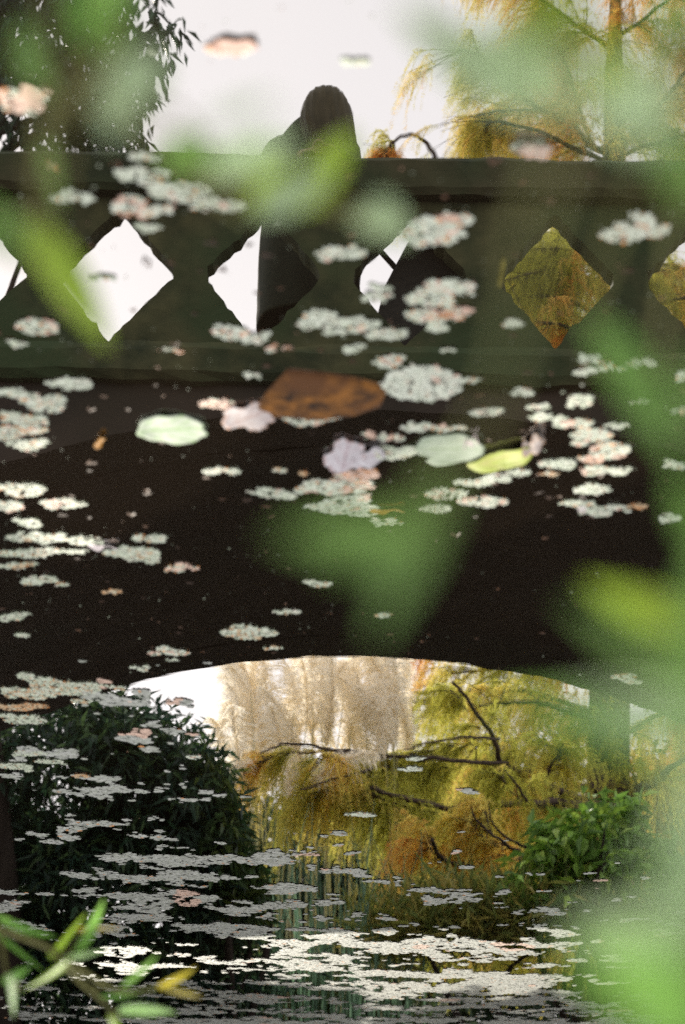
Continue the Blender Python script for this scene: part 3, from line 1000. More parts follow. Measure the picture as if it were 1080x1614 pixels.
leafy('leafy_shrub', 930, 12.6, 'bright green leafy shrub in front of the cypress trunk, mirrored at the lower right', 'shrub',
      [(930, 1330, 12.6, 80, 60, .4), (900, 1370, 12.5, 70, 55, .4), (960, 1290, 12.7, 40, 40, .3), (1000, 1390, 12.6, 80, 80, .5), (850, 1420, 12.5, 90, 40, .4)],
      420, (.09, .17), .42, [(.24, .42, .06), (.18, .34, .06), (.34, .50, .08), (.14, .26, .06)], 7, .5)
leafy('yellow_shrub', 1035, 18.0, 'yellow autumn shrub beyond the cypress trunk, mirrored at the right edge', 'shrub',
      [(1025, 1240, 18.0, 38, 40, .5), (1070, 1260, 18.2, 50, 50, .5)], 260, (.10, .18), .6, [(.55, .36, .03), (.60, .42, .05), (.42, .22, .03)], 4, .5)
leafy('bank_grass', 760, 12.4, 'olive grassy plant along the far bank under the cypress boughs', 'plant',
      [(700, 1460, 12.4, 110, 40, .4), (820, 1450, 12.5, 90, 40, .4), (620, 1480, 12.3, 60, 30, .3)], 520, (.12, .26), .10, [(.36, .38, .09), (.48, .42, .12), (.22, .28, .08)], 2, -.4, upright=.6)
far_lab = ['far dark green tree behind the gap left of the pampas stalks', 'far blue green tree behind the bare pampas stalks', 'far dark tree behind the left cypress boughs', 'far green tree seen through the middle cypress boughs', 'far dark tree behind the cypress trunk', 'far green tree at the right edge beyond the yellow shrub']
for k, (px, py, D, rx, ry) in enumerate(((360, 1330, 24, 70, 70), (470, 1345, 27, 90, 80), (610, 1310, 26, 100, 120), (740, 1300, 25, 110, 150), (880, 1290, 27, 110, 160), (1060, 1310, 26, 120, 150))):
    leafy('far_tree', px, D, far_lab[k], 'tree', [(px, py, D, rx, ry, 1.2), (px - rx * .4, py + 60, D - .4, rx * .9, ry * .7, 1.0), (px + rx * .4, py + 80, D + .3, rx, ry * .7, 1.0), (px, py + 130, D, rx * 1.1, ry * .8, 1.0), (px, py + 230, D, rx * 1.3, 80, 1.0), (px, py + 310, D, rx * 1.3, 70, 1.0)],
          1300, (.13, .26), .5, [(.030, .062, .030), (.045, .085, .035), (.022, .05, .032), (.06, .10, .04)], 4, .4, 'trees beyond the far bank', .06)

# ------------------------------------------------------------------ what floats on the pond
SAGE = np.array([.49, .55, .40])
WARM = np.array([.68, .65, .53])
WHITE = np.array([.70, .74, .63])
PINK = np.array([.70, .50, .39])
ORANGE = np.array([.62, .28, .10])

def fronds(mb, p, r, col, sides=6, tilt=.10, dome=.28):
    """small domed fronds at p (N,3), each a tilted cap"""
    k = len(p)
    an = np.arange(sides) / sides * 2 * np.pi + RNG.uniform(0, 6.28, (k, 1))
    el = RNG.uniform(.6, 1.0, (k, 1))
    ph = RNG.uniform(0, np.pi, (k, 1))
    cx, cy = np.cos(an), np.sin(an) * el
    x = (cx * np.cos(ph) - cy * np.sin(ph)) * r[:, None]
    y = (cx * np.sin(ph) + cy * np.cos(ph)) * r[:, None]
    tx, ty = RNG.normal(0, tilt, (2, k, 1))
    z = x * tx + y * ty
    ring = np.stack([x, y, z], -1) + p[:, None]
    ring[..., 2] = np.maximum(ring[..., 2], .0005)
    top = p + np.stack([0 * r, 0 * r, r * dome], -1)
    V = np.concatenate([ring, top[:, None]], 1).reshape(-1, 3)
    f = np.array([[a, (a + 1) % sides, sides] for a in range(sides)])
    mb.add(V, (np.arange(k)[:, None, None] * (sides + 1) + f[None]).reshape(-1, 3), np.repeat(col, sides + 1, 0))

def frond_cols(k, tone, rust):
    c = (SAGE + (WHITE - SAGE) * np.clip(tone + RNG.normal(0, .25, (k, 1)), 0, 1)) * RNG.uniform(.9, 1.06, (k, 1))
    c = np.where(RNG.uniform(0, 1, (k, 1)) < .10, WARM * RNG.uniform(.8, 1.05, (k, 1)), c)
    return c

MARKS = [('the green oval leaf', 272, 674), ('the rusty flat rock', 505, 615), ('the big pale duckweed island', 662, 603), ('the yellow green curled leaf', 790, 718), ('the lilac lobed leaf', 562, 717),
         ('the mirrored head', 514, 175), ('the whole white diamond', 183, 432), ('the half covered diamond', 372, 440), ('the golden diamond', 880, 438), ('the left arch end', 200, 1090),
         ('the white stick leaf', 160, 858), ('the white upright petal', 918, 780), ('the white diamond sliver', 607, 405), ('the lone plume', 346, 1100), ('the arch crown', 560, 1033), ('the right edge diamond', 1062, 440)]
DIRS = ['right of', 'below right of', 'below', 'below left of', 'left of', 'above left of', 'above', 'above right of']
ORD = ['', 'second ', 'third ', 'fourth ', 'fifth ', 'sixth ', 'seventh ', 'eighth ', 'ninth ', 'tenth ', 'eleventh ', 'twelfth ']
pending = []

def clump(px, py, w_, h_, tone=.35, rust=.06):
    c, s = on_water(px, py)
    sn = CAM_H / s
    hx_, hy_ = w_ / F_PX * s / 2, max(h_ - 3, 4) / (F_PX * sn) * s / 2
    big = max(hx_, hy_)
    nb_ = int(np.clip(w_ / 13, 2, 7))
    nb_ = int(np.clip(w_ / 8, 3, 12))
    wx = np.linspace(-.8, .8, nb_) * hx_
    wy = np.clip(np.cumsum(RNG.normal(0, .45, nb_)), -.7, .7)
    wy = (wy - wy.mean()) * hy_
    bl = [(wx[a] + RNG.normal(0, .06) * hx_, wy[a], RNG.uniform(.22, .68) * hy_ * (1.15 - abs(a / (nb_ - 1) - .5)) + .002, 1) for a in range(nb_)]
    bl += [(RNG.uniform(-.7, .7) * hx_, RNG.uniform(-.7, .7) * hy_, RNG.uniform(.12, .3) * hy_ + .003, 1) for a in range(nb_ // 2)]
    area = 4 * hx_ * hy_
    fr = .0031
    k = int(np.clip(area / (fr * fr * .45), 40, 12000))
    q = RNG.uniform(-1.35, 1.35, (k, 2)) * [hx_, hy_]
    inside = np.zeros(k, bool)
    for bx, by, br, asp in bl:
        rx_ = br * RNG.uniform(.7, 1.3)
        inside |= ((q[:, 0] - bx) / rx_) ** 2 + ((q[:, 1] - by) / br) ** 2 < 1
    wob = fbm(q[:, 0] * 120 + px, q[:, 1] * 120 + py, 9, 3)
    if w_ > 100 and h_ > 50:
        inside = (q[:, 0] / hx_) ** 2 + (q[:, 1] / hy_) ** 2 < .7 + .5 * (wob - .3)
    inside &= wob > .36
    q = q[inside]
    if len(q) < 6:
        q = RNG.normal(0, .3, (10, 2)) * [hx_, hy_]
    k = len(q)
    p = np.concatenate([q, RNG.uniform(.0006, .0028, (k, 1))], 1)
    col = frond_cols(k, tone, rust)
    pn = fbm(q[:, 0] * 70 + px * 3, q[:, 1] * 70 + py, 31, 2)
    col = np.where((pn > .84 - rust * 1.3)[:, None], (PINK if tone > .3 else ORANGE * .5 + SAGE * .5) * RNG.uniform(.8, 1.1, (k, 1)), col)
    orr = RNG.uniform(0, 1, k) < rust * .5
    col[orr] = ORANGE * RNG.uniform(.7, 1.2, (orr.sum(), 1))
    mb = MB()
    fronds(mb, p, fr * RNG.uniform(.7, 1.35, k), col)
    o = link('duckweed_clump', mb.mesh('duckweed_clump', M['duckweed'], True), None, (c[0], c[1], 0))
    pending.append((o, px, py, w_, h_, tone, rust))
    return o

CL = [  # px, py, width, height, paleness, rust
    (228, 283, 90, 40, .5, .08), (290, 304, 95, 46, .5, .05), (345, 322, 68, 24, .4, .05), (207, 325, 44, 36, .7, .2), (243, 330, 42, 26, .6, .1), (235, 356, 30, 16, .3, .05),
    (117, 309, 55, 26, .45, .05), (83, 257, 16, 16, .2, .3), (535, 397, 76, 30, .5, .1), (690, 362, 88, 58, .65, .14), (593, 468, 38, 24, .4, .05), (503, 505, 58, 36, .55, .03), (556, 512, 84, 32, .5, .06), (614, 526, 60, 22, .5, .06),
    (708, 449, 72, 32, .6, .05), (676, 470, 62, 40, .5, .12), (663, 497, 38, 30, .5, .2), (704, 495, 74, 22, .5, .3), (690, 514, 24, 22, .4, .05), (665, 603, 140, 64, .8, .02),
    (970, 371, 42, 26, .5, .03), (1000, 350, 44, 40, .6, .08), (1022, 362, 42, 36, .55, .1), (58, 514, 46, 32, .4, .12), (28, 539, 22, 14, .3, .05), (362, 520, 44, 34, .75, .15), (400, 532, 48, 22, .7, .03),
    (441, 547, 30, 14, .5, .25), (274, 551, 26, 12, .4, .3), (560, 546, 26, 22, .4, .02), (614, 566, 44, 22, .55, .15), (398, 591, 20, 14, .6, 0), (344, 635, 46, 20, .5, .3), (485, 655, 112, 30, .6, .1), (600, 686, 66, 14, .35, .15),
    (565, 749, 62, 24, .5, .45), (500, 768, 62, 28, .4, .05), (548, 766, 66, 34, .5, .2), (550, 798, 78, 36, .45, .06), (497, 795, 44, 16, .4, .03), (610, 818, 44, 18, .4, .1), (425, 776, 76, 22, .4, .02), (348, 741, 46, 20, .45, .05),
    (443, 740, 18, 10, .3, .3), (480, 745, 18, 12, .3, .5), (620, 712, 64, 28, .3, .05), (655, 672, 34, 18, .5, .05), (697, 673, 74, 16, .4, .25), (700, 776, 56, 26, .35, .08), (762, 789, 68, 28, .5, .15), (745, 760, 54, 16, .35, .03), (782, 752, 34, 20, .45, .02), (690, 800, 46, 18, .3, .15),
    (117, 603, 40, 30, .6, .02), (92, 601, 34, 18, .5, .02), (22, 618, 46, 20, .45, .02), (66, 632, 60, 32, .5, .12), (20, 655, 50, 20, .3, .12), (45, 668, 46, 34, .4, .15), (20, 680, 60, 24, .4, .1), (48, 698, 54, 24, .35, .08),
    (35, 770, 60, 28, .3, .05), (10, 795, 38, 24, .35, .2), (100, 792, 74, 20, .35, .15), (42, 823, 32, 22, .25, .02), (60, 846, 92, 24, .25, .05), (128, 850, 62, 18, .3, .06), (36, 872, 64, 22, .25, .1), (25, 890, 56, 16, .25, .15), (80, 866, 34, 18, .3, .1),
    (118, 868, 36, 12, .25, .02), (190, 868, 46, 20, .3, .03), (220, 873, 70, 30, .3, .12), (236, 847, 54, 20, .3, .12), (286, 895, 52, 16, .35, .25), (68, 914, 64, 18, .2, .1), (178, 931, 28, 12, .2, .4), (25, 970, 52, 18, .2, .08), (37, 1000, 24, 10, .2, .05),
    (388, 995, 76, 30, .3, .08), (450, 963, 40, 12, .3, .1), (432, 1020, 26, 10, .3, .2), (268, 1026, 58, 16, .55, .2), (270, 1039, 22, 8, .3, 0), (500, 918, 42, 12, .3, .05), (605, 969, 30, 10, .25, .05), (985, 1068, 42, 18, .3, .1), (225, 1052, 30, 12, .3, .02), (180, 1083, 36, 12, .3, .1),
    (928, 562, 30, 16, .5, .03), (924, 584, 32, 16, .5, .02), (962, 577, 56, 16, .4, .12), (1013, 569, 36, 26, .75, .02), (823, 618, 28, 16, .5, .02), (765, 648, 48, 16, .4, .02), (846, 639, 30, 14, .35, .02), (914, 633, 26, 26, .35, .02), (862, 656, 52, 18, .4, .03),
    (902, 665, 52, 22, .4, .08), (930, 686, 50, 34, .35, .1), (962, 705, 44, 36, .5, .15), (932, 720, 36, 26, .45, .35), (938, 739, 56, 20, .45, .1), (976, 740, 26, 20, .4, .02), (970, 669, 32, 16, .35, .02), (882, 730, 50, 24, .4, .02), (866, 745, 26, 12, .3, .4),
    (818, 743, 32, 14, .35, .02), (938, 770, 48, 24, .45, .03), (910, 792, 44, 20, .4, .1), (938, 802, 56, 22, .35, .06), (976, 800, 34, 20, .45, .2), (1003, 797, 24, 16, .3, .6), (1055, 815, 24, 24, .35, .1), (1065, 730, 38, 16, .4, .02), (1006, 633, 28, 12, .35, .02), (1076, 594, 18, 20, .5, .05), (1075, 646, 22, 18, .5, .1),
    (95, 1080, 110, 34, .2, .12), (40, 1092, 70, 22, .2, .15), (35, 1113, 90, 16, .2, .45), (38, 1132, 56, 22, .15, .03), (46, 1187, 52, 14, .15, .03), (22, 1208, 50, 18, .15, .03), (80, 1200, 44, 12, .15, .02), (128, 1222, 20, 10, .2, .3), (132, 1104, 40, 12, .2, .15),
    (740, 598, 26, 14, .4, .02), (706, 550, 16, 10, .3, .02), (808, 510, 24, 16, .3, .05), (600, 452, 30, 16, .4, .02), (566, 1284, 46, 12, .6, .02), (645, 1212, 30, 14, .6, .02), (655, 1195, 30, 10, .5, .02), (306, 1192, 18, 10, .7, .02), (840, 230, 54, 26, .6, .2), (360, 75, 74, 24, .5, .35), (35, 155, 66, 40, .4, .3), (228, 246, 40, 18, .4, .05), (560, 95, 30, 14, .3, .1),
    (160, 436, 40, 10, .1, .1),
]
for a in CL:
    clump(*a)

# labels: each clump by its size, look and what it floats beside
byk = {}
for rec in pending:
    o, px, py, w_, h_, tone, rust = rec
    nm, mx_, my_ = min(MARKS, key=lambda q: (q[1] - px) ** 2 + ((q[2] - py) * 1.2) ** 2)
    an = math.degrees(math.atan2(py - my_, px - mx_)) % 360
    byk.setdefault((nm, DIRS[int(((an + 22.5) % 360) // 45)]), []).append((math.hypot(px - mx_, py - my_), rec))
for (nm, dr), lst in byk.items():
    lst.sort(key=lambda q: q[0])
    for k, (_, rec) in enumerate(lst):
        o, px, py, w_, h_, tone, rust = rec
        size = 'tiny' if w_ < 27 else 'small' if w_ < 48 else 'wide' if w_ > h_ * 3 else 'ragged'
        look = 'rust flecked' if rust > .14 else 'whitish' if tone > .45 else 'sage green'
        tag(o, f'{size} {look} duckweed clump, {ORD[k] if k < 12 else "outer "}{"nearest " if k == 0 else ""}{dr} {nm}'.replace('second ', 'second one ').replace('third ', 'third one '), 'duckweed', 'duckweed clumps floating on the pond')

# uncountable duckweed carpet far out on the pond and single specks everywhere
gx = np.array([-40, 80, 170, 250, 340, 450, 600, 750, 900, 1120])
gy = np.array([1030, 1100, 1170, 1240, 1300, 1360, 1420, 1480, 1540, 1600, 1650])
T = np.array([
    [.05, .04, .00, .00, .00, .00, .00, .00, .00, .00],
    [.12, .12, .05, .05, .00, .00, .00, .00, .00, .00],
    [.10, .06, .22, .42, .04, .00, .00, .00, .00, .00],
    [.05, .04, .20, .50, .08, .00, .00, .00, .00, .00],
    [.04, .06, .30, .42, .22, .03, .03, .03, .00, .00],
    [.04, .10, .34, .44, .40, .26, .08, .05, .02, .02],
    [.05, .16, .38, .44, .46, .44, .30, .14, .05, .04],
    [.05, .14, .34, .46, .48, .50, .36, .26, .18, .10],
    [.06, .14, .24, .32, .38, .38, .58, .84, .74, .40],
    [.20, .26, .28, .34, .40, .54, .78, .90, .80, .50],
    [.34, .40, .46, .50, .56, .66, .76, .80, .70, .50]])

def cover(px, py):
    ix = np.clip(np.searchsorted(gx, px) - 1, 0, len(gx) - 2)
    iy = np.clip(np.searchsorted(gy, py) - 1, 0, len(gy) - 2)
    u = np.clip((px - gx[ix]) / (gx[ix + 1] - gx[ix]), 0, 1)
    v = np.clip((py - gy[iy]) / (gy[iy + 1] - gy[iy]), 0, 1)
    return (T[iy, ix] * (1 - u) + T[iy, ix + 1] * u) * (1 - v) + (T[iy + 1, ix] * (1 - u) + T[iy + 1, ix + 1] * u) * v

K = 420000
y = np.sqrt(RNG.uniform(3.4 ** 2, 10.6 ** 2, K))
x = RNG.uniform(-1, 1, K) * (y * .20 + .05)
px, py = to_px(np.stack([x, y, 0 * x], -1))
n1 = fbm(x * 6 + 40, y * 6.5 + 40, 61, 4)
n2 = fbm(x * 26 + 40, y * 17 + 40, 71, 3)
nn = n1 * .66 + n2 * .34
order = np.sort(nn)
rank = np.searchsorted(order, nn) / K
keep = (rank < cover(px, py) * np.interp(py, [1300, 1450, 1600], [.78, .66, .74])) & (py > 1040)
x, y, n2 = x[keep], y[keep], n2[keep]
print('carpet fronds', keep.sum())
k = len(x)
p = np.stack([x, y, RNG.uniform(.0008, .0026, k)], -1)
col = np.where(RNG.uniform(0, 1, (k, 1)) < .55, WHITE * [.68, .66, .70], SAGE * [.82, .77, .90]) * RNG.uniform(.78, 1.10, (k, 1))
patch = fbm(x * 6 + 9, y * 4 + 9, 81, 3)
col = np.where((patch > .76)[:, None], PINK * RNG.uniform(.7, 1.1, (k, 1)), col)
orr = RNG.uniform(0, 1, k) < .012
col[orr] = ORANGE
mb = MB()
fronds(mb, p, RNG.uniform(.0055, .0105, k), col, 5, .03, .14)
o = link('duckweed_carpet', mb.mesh('duckweed_carpet', M['duckweed'], True))
tag(o, 'broken pale carpet of duckweed covering the shaded far part of the pond', 'duckweed', None, 'stuff')

k = 1500
pxs, pys = RNG.uniform(-20, 1100, k), RNG.uniform(0, 1300, k)
P = np.array([on_water(a, b)[0] for a, b in zip(pxs, pys)])
P[:, 2] = RNG.uniform(.0006, .002, k)
keepk = (RNG.uniform(0, 1, k) < np.interp(pys, [0, 500, 700], [.35, .45, 1])) & (fbm(P[:, 0] * 3 + 7, P[:, 1] * 3 + 7, 91, 3) > .42)
P = P[keepk]
k = len(P)
rr = np.exp(RNG.normal(-6.75, .45, k))
col = np.where(RNG.uniform(0, 1, (k, 1)) < .2, ORANGE * .5 + .1, SAGE * .9) * RNG.uniform(.35, 1, (k, 1))
mb = MB()
fronds(mb, P, rr, col, 5)
o = link('duckweed_specks', mb.mesh('duckweed_specks', M['duckweed'], True))
tag(o, 'loose single duckweed specks scattered over the dark open water', 'duckweed', None, 'stuff')

# dim brown leaves lying just under the film of the water
k = 150
lp = np.array([on_water(RNG.uniform(0, 1080), RNG.uniform(250, 1030))[0] for _ in range(k)]) + [0, 0, .0008]
mb = MB()
ll = RNG.uniform(.012, .035, k)
leaf_cards(mb, lp, np.stack([np.cos(q := RNG.uniform(0, 6.3, k)), np.sin(q), 0 * q], -1), np.tile([0, 0, 1.0], (k, 1)), ll, ll * RNG.uniform(.25, .6, k), np.array([.085, .038, .015]) * RNG.uniform(.4, 1.3, (k, 1)), .02)
o = link('leaf_litter', mb.mesh('leaf_litter', M['duckweed']))
tag(o, 'dim brown leaf litter barely showing in the dark water', 'leaf litter', None, 'stuff')

# floating leaves
def float_leaf(name, px, py, w_, h_, label, cat, tint, vein, outline, ang=0, curl=.004, edge=None, group=None):
    """outline(t) -> radius factor for angle t; a leaf blade with raised rim, folds and a midrib"""
    c, s = on_water(px, py)
    sn = CAM_H / s
    rx_, ry_ = w_ / F_PX * s / 2, h_ / (F_PX * sn) * s / 2
    n, rings = 48, 9
    t = np.arange(n) / n * 2 * np.pi
    rad = outline(t)
    V, C = [[0, 0, .003]], [vein]
    for r in range(1, rings + 1):
        f = r / rings
        xx, yy = np.cos(t) * rad * f, np.sin(t) * rad * f
        zz = .003 + curl * f ** 3 * (.5 + .5 * np.sin(t * 2 + px)) + curl * .5 * np.sin(xx * 5 + px) * f
        x2, y2 = xx * math.cos(ang) - yy * math.sin(ang), xx * math.sin(ang) + yy * math.cos(ang)
        rib = np.abs(np.sin((np.abs(yy) * 7 + xx * 5))) < .22
        for a in range(n):
            V.append([x2[a] * rx_, y2[a] * ry_, max(zz[a], .0015)])
            cc = np.array(tint) * (.9 + .2 * vnoise(np.array([xx[a] * 3 + 9 + px]), np.array([yy[a] * 3 + 9.]), 4)[0])
            if abs(yy[a]) < .07 or rib[a]:
                cc = cc * .25 + np.array(vein) * .75
            if edge is not None and r == rings and (a * 7 % 5 < 2):
                cc = np.array(edge)
            C.append(cc)
    F3 = [[0, 1 + a, 1 + (a + 1) % n] for a in range(n)]
    F4 = [[1 + (r - 1) * n + a, 1 + r * n + a, 1 + r * n + (a + 1) % n, 1 + (r - 1) * n + (a + 1) % n] for r in range(1, rings) for a in range(n)]
    mb = MB()
    nv = len(V)
    mb.v.append(np.array(V)); mb.f.append(np.array(F3)); mb.f.append(np.array(F4))
    cc = np.ones((nv, 4)); cc[:, :3] = np.array(C); mb.c.append(cc); mb.n = nv
    o = link(name, mb.mesh(name, M['leaf_float'], True), None, (c[0], c[1], 0))
    sd_ = o.modifiers.new('thick', 'SOLIDIFY')
    sd_.thickness = .0008
    return tag(o, label, cat, group)

oval = lambda t: 1 - .10 * np.abs(np.sin(t)) + .03 * np.cos(t * 9) - .12 * np.exp(-((t - np.pi) / .12) ** 2)
lobed = lambda t: .80 + .10 * np.cos(t * 5 + .5) + .10 * np.cos(t * 2 + 1) + .06 * np.cos(t * 3 + 2) + .03 * np.cos(t * 13) - .25 * np.exp(-((t - 2.2) / .14) ** 2)
pad = lambda t: 1 + .02 * np.cos(t * 11) - .5 * np.exp(-((t - .6) / .08) ** 2)
lance = lambda t: np.minimum(1, .30 / np.maximum(np.abs(np.sin(t)), .30)) * (1 - .15 * np.abs(np.sin(t)))
longo = lambda t: 1 / np.sqrt(np.cos(t) ** 2 + (np.sin(t) / .40) ** 2) * (1 + .04 * np.cos(t * 7))
curlo = lambda t: .75 + .2 * np.cos(t * 2) + .12 * np.cos(t * 3 + 1)
FL = 'fallen leaves floating on the pond'
float_leaf('floating_leaf', 272, 674, 112, 50, 'green oval leaf with a pale sheen and toothed edge on dark water', 'leaf', (.36, .42, .32), (.18, .32, .10), oval, .15, group=FL)  # its sheen is painted: the blade's green is greyed and paled
float_leaf('floating_leaf', 392, 655, 90, 56, 'pinkish grey lobed leaf left of the rusty rock', 'leaf', (.48, .43, .42), (.34, .24, .22), lobed, .6, edge=(.6, .3, .16), group=FL)
float_leaf('floating_leaf', 545, 716, 82, 62, 'larger lilac lobed leaf among duckweed below the rusty rock', 'leaf', (.52, .49, .51), (.38, .30, .32), lobed, 1.4, edge=(.6, .36, .3), group=FL)
float_leaf('floating_leaf', 585, 716, 52, 44, 'smaller pale lilac leaf overlapping the right of the larger lilac leaf', 'leaf', (.52, .50, .52), (.40, .34, .36), curlo, .3, .007, group=FL)
float_leaf('lily_pad', 710, 704, 108, 48, 'pale green round lily pad left of the yellow green leaf', 'lily pad', (.34, .40, .31), (.24, .31, .20), pad, 0, group=FL)
float_leaf('floating_leaf', 790, 719, 108, 70, 'yellow green curled leaf lying beside the lily pad', 'leaf', (.38, .44, .10), (.46, .44, .16), longo, .42, .010, group=FL)
float_leaf('floating_leaf', 843, 692, 40, 34, 'grey brown curled dead leaf at the tip of the yellow green leaf', 'leaf', (.52, .46, .42), (.4, .3, .24), curlo, .9, .016, (.62, .3, .1), FL)
float_leaf('floating_leaf', 610, 800, 54, 14, 'narrow orange brown leaf under the lilac leaves', 'leaf', (.46, .25, .04), (.36, .18, .03), lance, .2, group=FL)
float_leaf('floating_leaf', 158, 693, 30, 22, 'narrow ochre leaf on open dark water left of the green oval leaf', 'leaf', (.36, .17, .02), (.26, .12, .02), lance, .9, group=FL)
float_leaf('floating_leaf', 163, 858, 48, 14, 'white stick shaped leaf in the left duckweed chain', 'leaf', (.82, .74, .72), (.74, .64, .62), lance, -.15, .006, group=FL)
float_leaf('floating_leaf', 743, 690, 22, 20, 'small pink white petal at the lily pad edge', 'petal', (.80, .70, .68), (.7, .58, .56), curlo, .2, .012, group=FL)
float_leaf('floating_leaf', 790, 428, 12, 44, 'thin yellow sliver of leaf beside the golden diamond', 'leaf', (.20, .17, .03), (.16, .13, .03), lance, 1.6, group=FL)
float_leaf('floating_leaf', 372, 68, 80, 26, 'pinkish dead leaf near the top against the mirrored sky', 'leaf', (.62, .42, .34), (.5, .3, .24), lobed, .3, .003, group=FL)
float_leaf('floating_leaf', 45, 148, 60, 40, 'pink and brown leaf at the upper left over the dark tree', 'leaf', (.62, .44, .34), (.5, .34, .26), curlo, .9, .004, group=FL)
float_leaf('floating_leaf', 840, 230, 60, 26, 'pinkish pale leaf over the mirrored cypress above the parapet', 'leaf', (.66, .52, .44), (.56, .4, .32), lobed, .2, .008, group=FL)
# the upright petal
c, s = on_water(918, 795)
mb = MB()
q = np.linspace(0, 1, 7)
P = np.stack([0 * q, .004 * np.sin(q * 3), .0005 + .017 * q], -1)
wv = (.0068 * np.sin(np.pi * (q * .85 + .1)))[:, None] * np.array([1, .25, 0])
mb.add(np.concatenate([P + wv, P + [0, .0015, 0], P - wv]), [[a, a + 1, 8 + a, 7 + a] for a in range(6)] + [[7 + a, 8 + a, 15 + a, 14 + a] for a in range(6)], (.86, .80, .78))
o = link('floating_petal', mb.mesh('floating_petal', M['leaf_float'], True), None, (c[0], c[1], 0))
tag(o, 'white petal standing upright on a duckweed clump at the right', 'petal', FL)

# the rusty rock whose flat top breaks the surface
c, s = on_water(505, 617)
pts = np.array([on_water(*q)[0] for q in ((404, 640), (425, 612), (452, 584), (505, 589), (560, 598), (612, 612), (600, 640), (560, 652), (500, 660), (430, 655))])[:, :2] - c[:2]
n = len(pts)
mb = MB()
V = []
for f, z in ((1.05, -.06), (1.0, .0005), (.97, .004), (.80, .009), (.5, .011), (.2, .010)):
    V.append(np.concatenate([pts * f, z + RNG.normal(0, .0010, (n, 1)) * (z > .002)], 1))
V = np.concatenate(V)
mb.add(V, [[r * n + a, (r + 1) * n + a, (r + 1) * n + (a + 1) % n, r * n + (a + 1) % n] for r in range(5) for a in range(n)])
mb.add(V[-n:], [list(range(n))])
o = link('flat_rock', mb.mesh('flat_rock', M['rock'], True), None, (c[0], c[1], 0))
tag(o, 'rusty brown flat rock just breaking the water beside the big pale duckweed island', 'rock')

# ------------------------------------------------------------------ shrubs on the near bank, right in front of the camera
def blade_mesh(seed):
    r = np.random.default_rng(seed)
    q = np.linspace(0, 1, 9)
    wv = np.sin(np.pi * q ** .8) ** .9
    mid = np.stack([q, 0 * q, -.10 * q ** 2 * r.uniform(.3, 1.5) + .02 * np.sin(q * 6 + seed)], -1)
    mb = MB()
    mb.add(np.concatenate([mid + np.stack([0 * q, wv * .5, wv * .10], -1), mid, mid + np.stack([0 * q, -wv * .5, wv * .10], -1)]),
           [[a, a + 1, 10 + a, 9 + a] for a in range(8)] + [[9 + a, 10 + a, 19 + a, 18 + a] for a in range(8)])
    return mb
LEAVES = {k: [blade_mesh(s).mesh('leaf', M['fg_' + k], True) for s in (1, 2, 3)] for k in ('leaf', 'lime', 'yellow', 'pale', 'dark')}

def fg_shrub(base, label, stems, leaves, far=1.0, thin=1.0):
    """stems: polylines of (px, py, s); the first point of a main stem grows from the base"""
    base = np.array(base, float)
    base[2] = float(ground_z(base[:1], base[1:2])[0])
    r = root('willow_shrub', base, label, 'shrub', 'willow shoots on the near bank')
    allp = []
    for rooted, rad, pts in stems:
        P = np.array([near(q[0], q[1], q[2] * far) for q in pts])
        if rooted:
            mid = base * .45 + P[0] * .55
            P = np.vstack([base + [0, 0, -.04], mid, P])
        ln = smooth_line(P, 6)
        mb = MB()
        tube(mb, ln, np.linspace(rad * 1.5, rad * .6, len(ln)), 6)
        local(link('stem', mb.mesh('stem', M['twig'], True), r), base)
        allp.append(ln)
    ap = np.concatenate(allp)
    for lf in leaves:
        bx, by, tx, ty, s, wpx, kind = lf[:7]
        s, wpx = s * far, wpx * thin
        ds = lf[7] if len(lf) > 7 else RNG.uniform(-.10, .12) * s
        B, Tt = near(bx, by, s), near(tx, ty, s + ds)
        d = Tt - B
        Ln = np.linalg.norm(d)
        d = d / Ln
        view = unit(B - CAM)
        sdv = unit(np.cross(d, view))
        nv = np.cross(sdv, d)
        rl = RNG.normal(0, .45)
        sdv, nv = sdv * math.cos(rl) + nv * math.sin(rl), nv * math.cos(rl) - sdv * math.sin(rl)
        wm_ = wpx / F_PX * s / max(.6, abs(math.cos(rl)))
        o = link('leaf', LEAVES[kind][RNG.integers(0, 3)], r)
        mt = Matrix.Identity(4)
        for i_ in range(3):
            mt[i_][0], mt[i_][1], mt[i_][2], mt[i_][3] = d[i_] * Ln, sdv[i_] * wm_, nv[i_] * Ln * .8, B[i_] - base[i_]
        o.matrix_local = mt
        # petiole to the closest stem
        k_ = np.argmin(np.linalg.norm(ap - B, axis=1))
        if .004 < np.linalg.norm(ap[k_] - B) < .10:
            mb = MB()
            tube(mb, smooth_line([ap[k_], (ap[k_] + B) / 2 + RNG.normal(0, .003, 3), B], 3), .0009, 5, cap=False)
            local(link('petiole', mb.mesh('petiole', M['twig'], True), r), base)
    return r

# left shoot: rises from the bank (the top of the picture) past the left diamonds
fg_shrub((.30, .30, 0), 'willow shoot with long bright leaves crossing the leftmost diamonds', [
    (True, .0010, [(75, 0, .54), (72, 180, .56), (62, 330, .58), (40, 350, .58)]),
    (False, .0008, [(72, 180, .56), (120, 120, .55), (190, 60, .54)])],
    [(40, 345, 172, 548, .68, 66, 'lime', .03), (40, 400, -40, 320, .50, 44, 'leaf'), (190, 85, 105, -20, .56, 80, 'leaf'), (150, 40, 215, -40, .55, 80, 'leaf'), (190, 170, 250, 70, .50, 80, 'pale'), (215, 90, 175, 215, .52, 70, 'pale'),
     (70, 230, 95, 330, .70, 24, 'dark'), (80, 150, 30, 20, .62, 46, 'dark')])
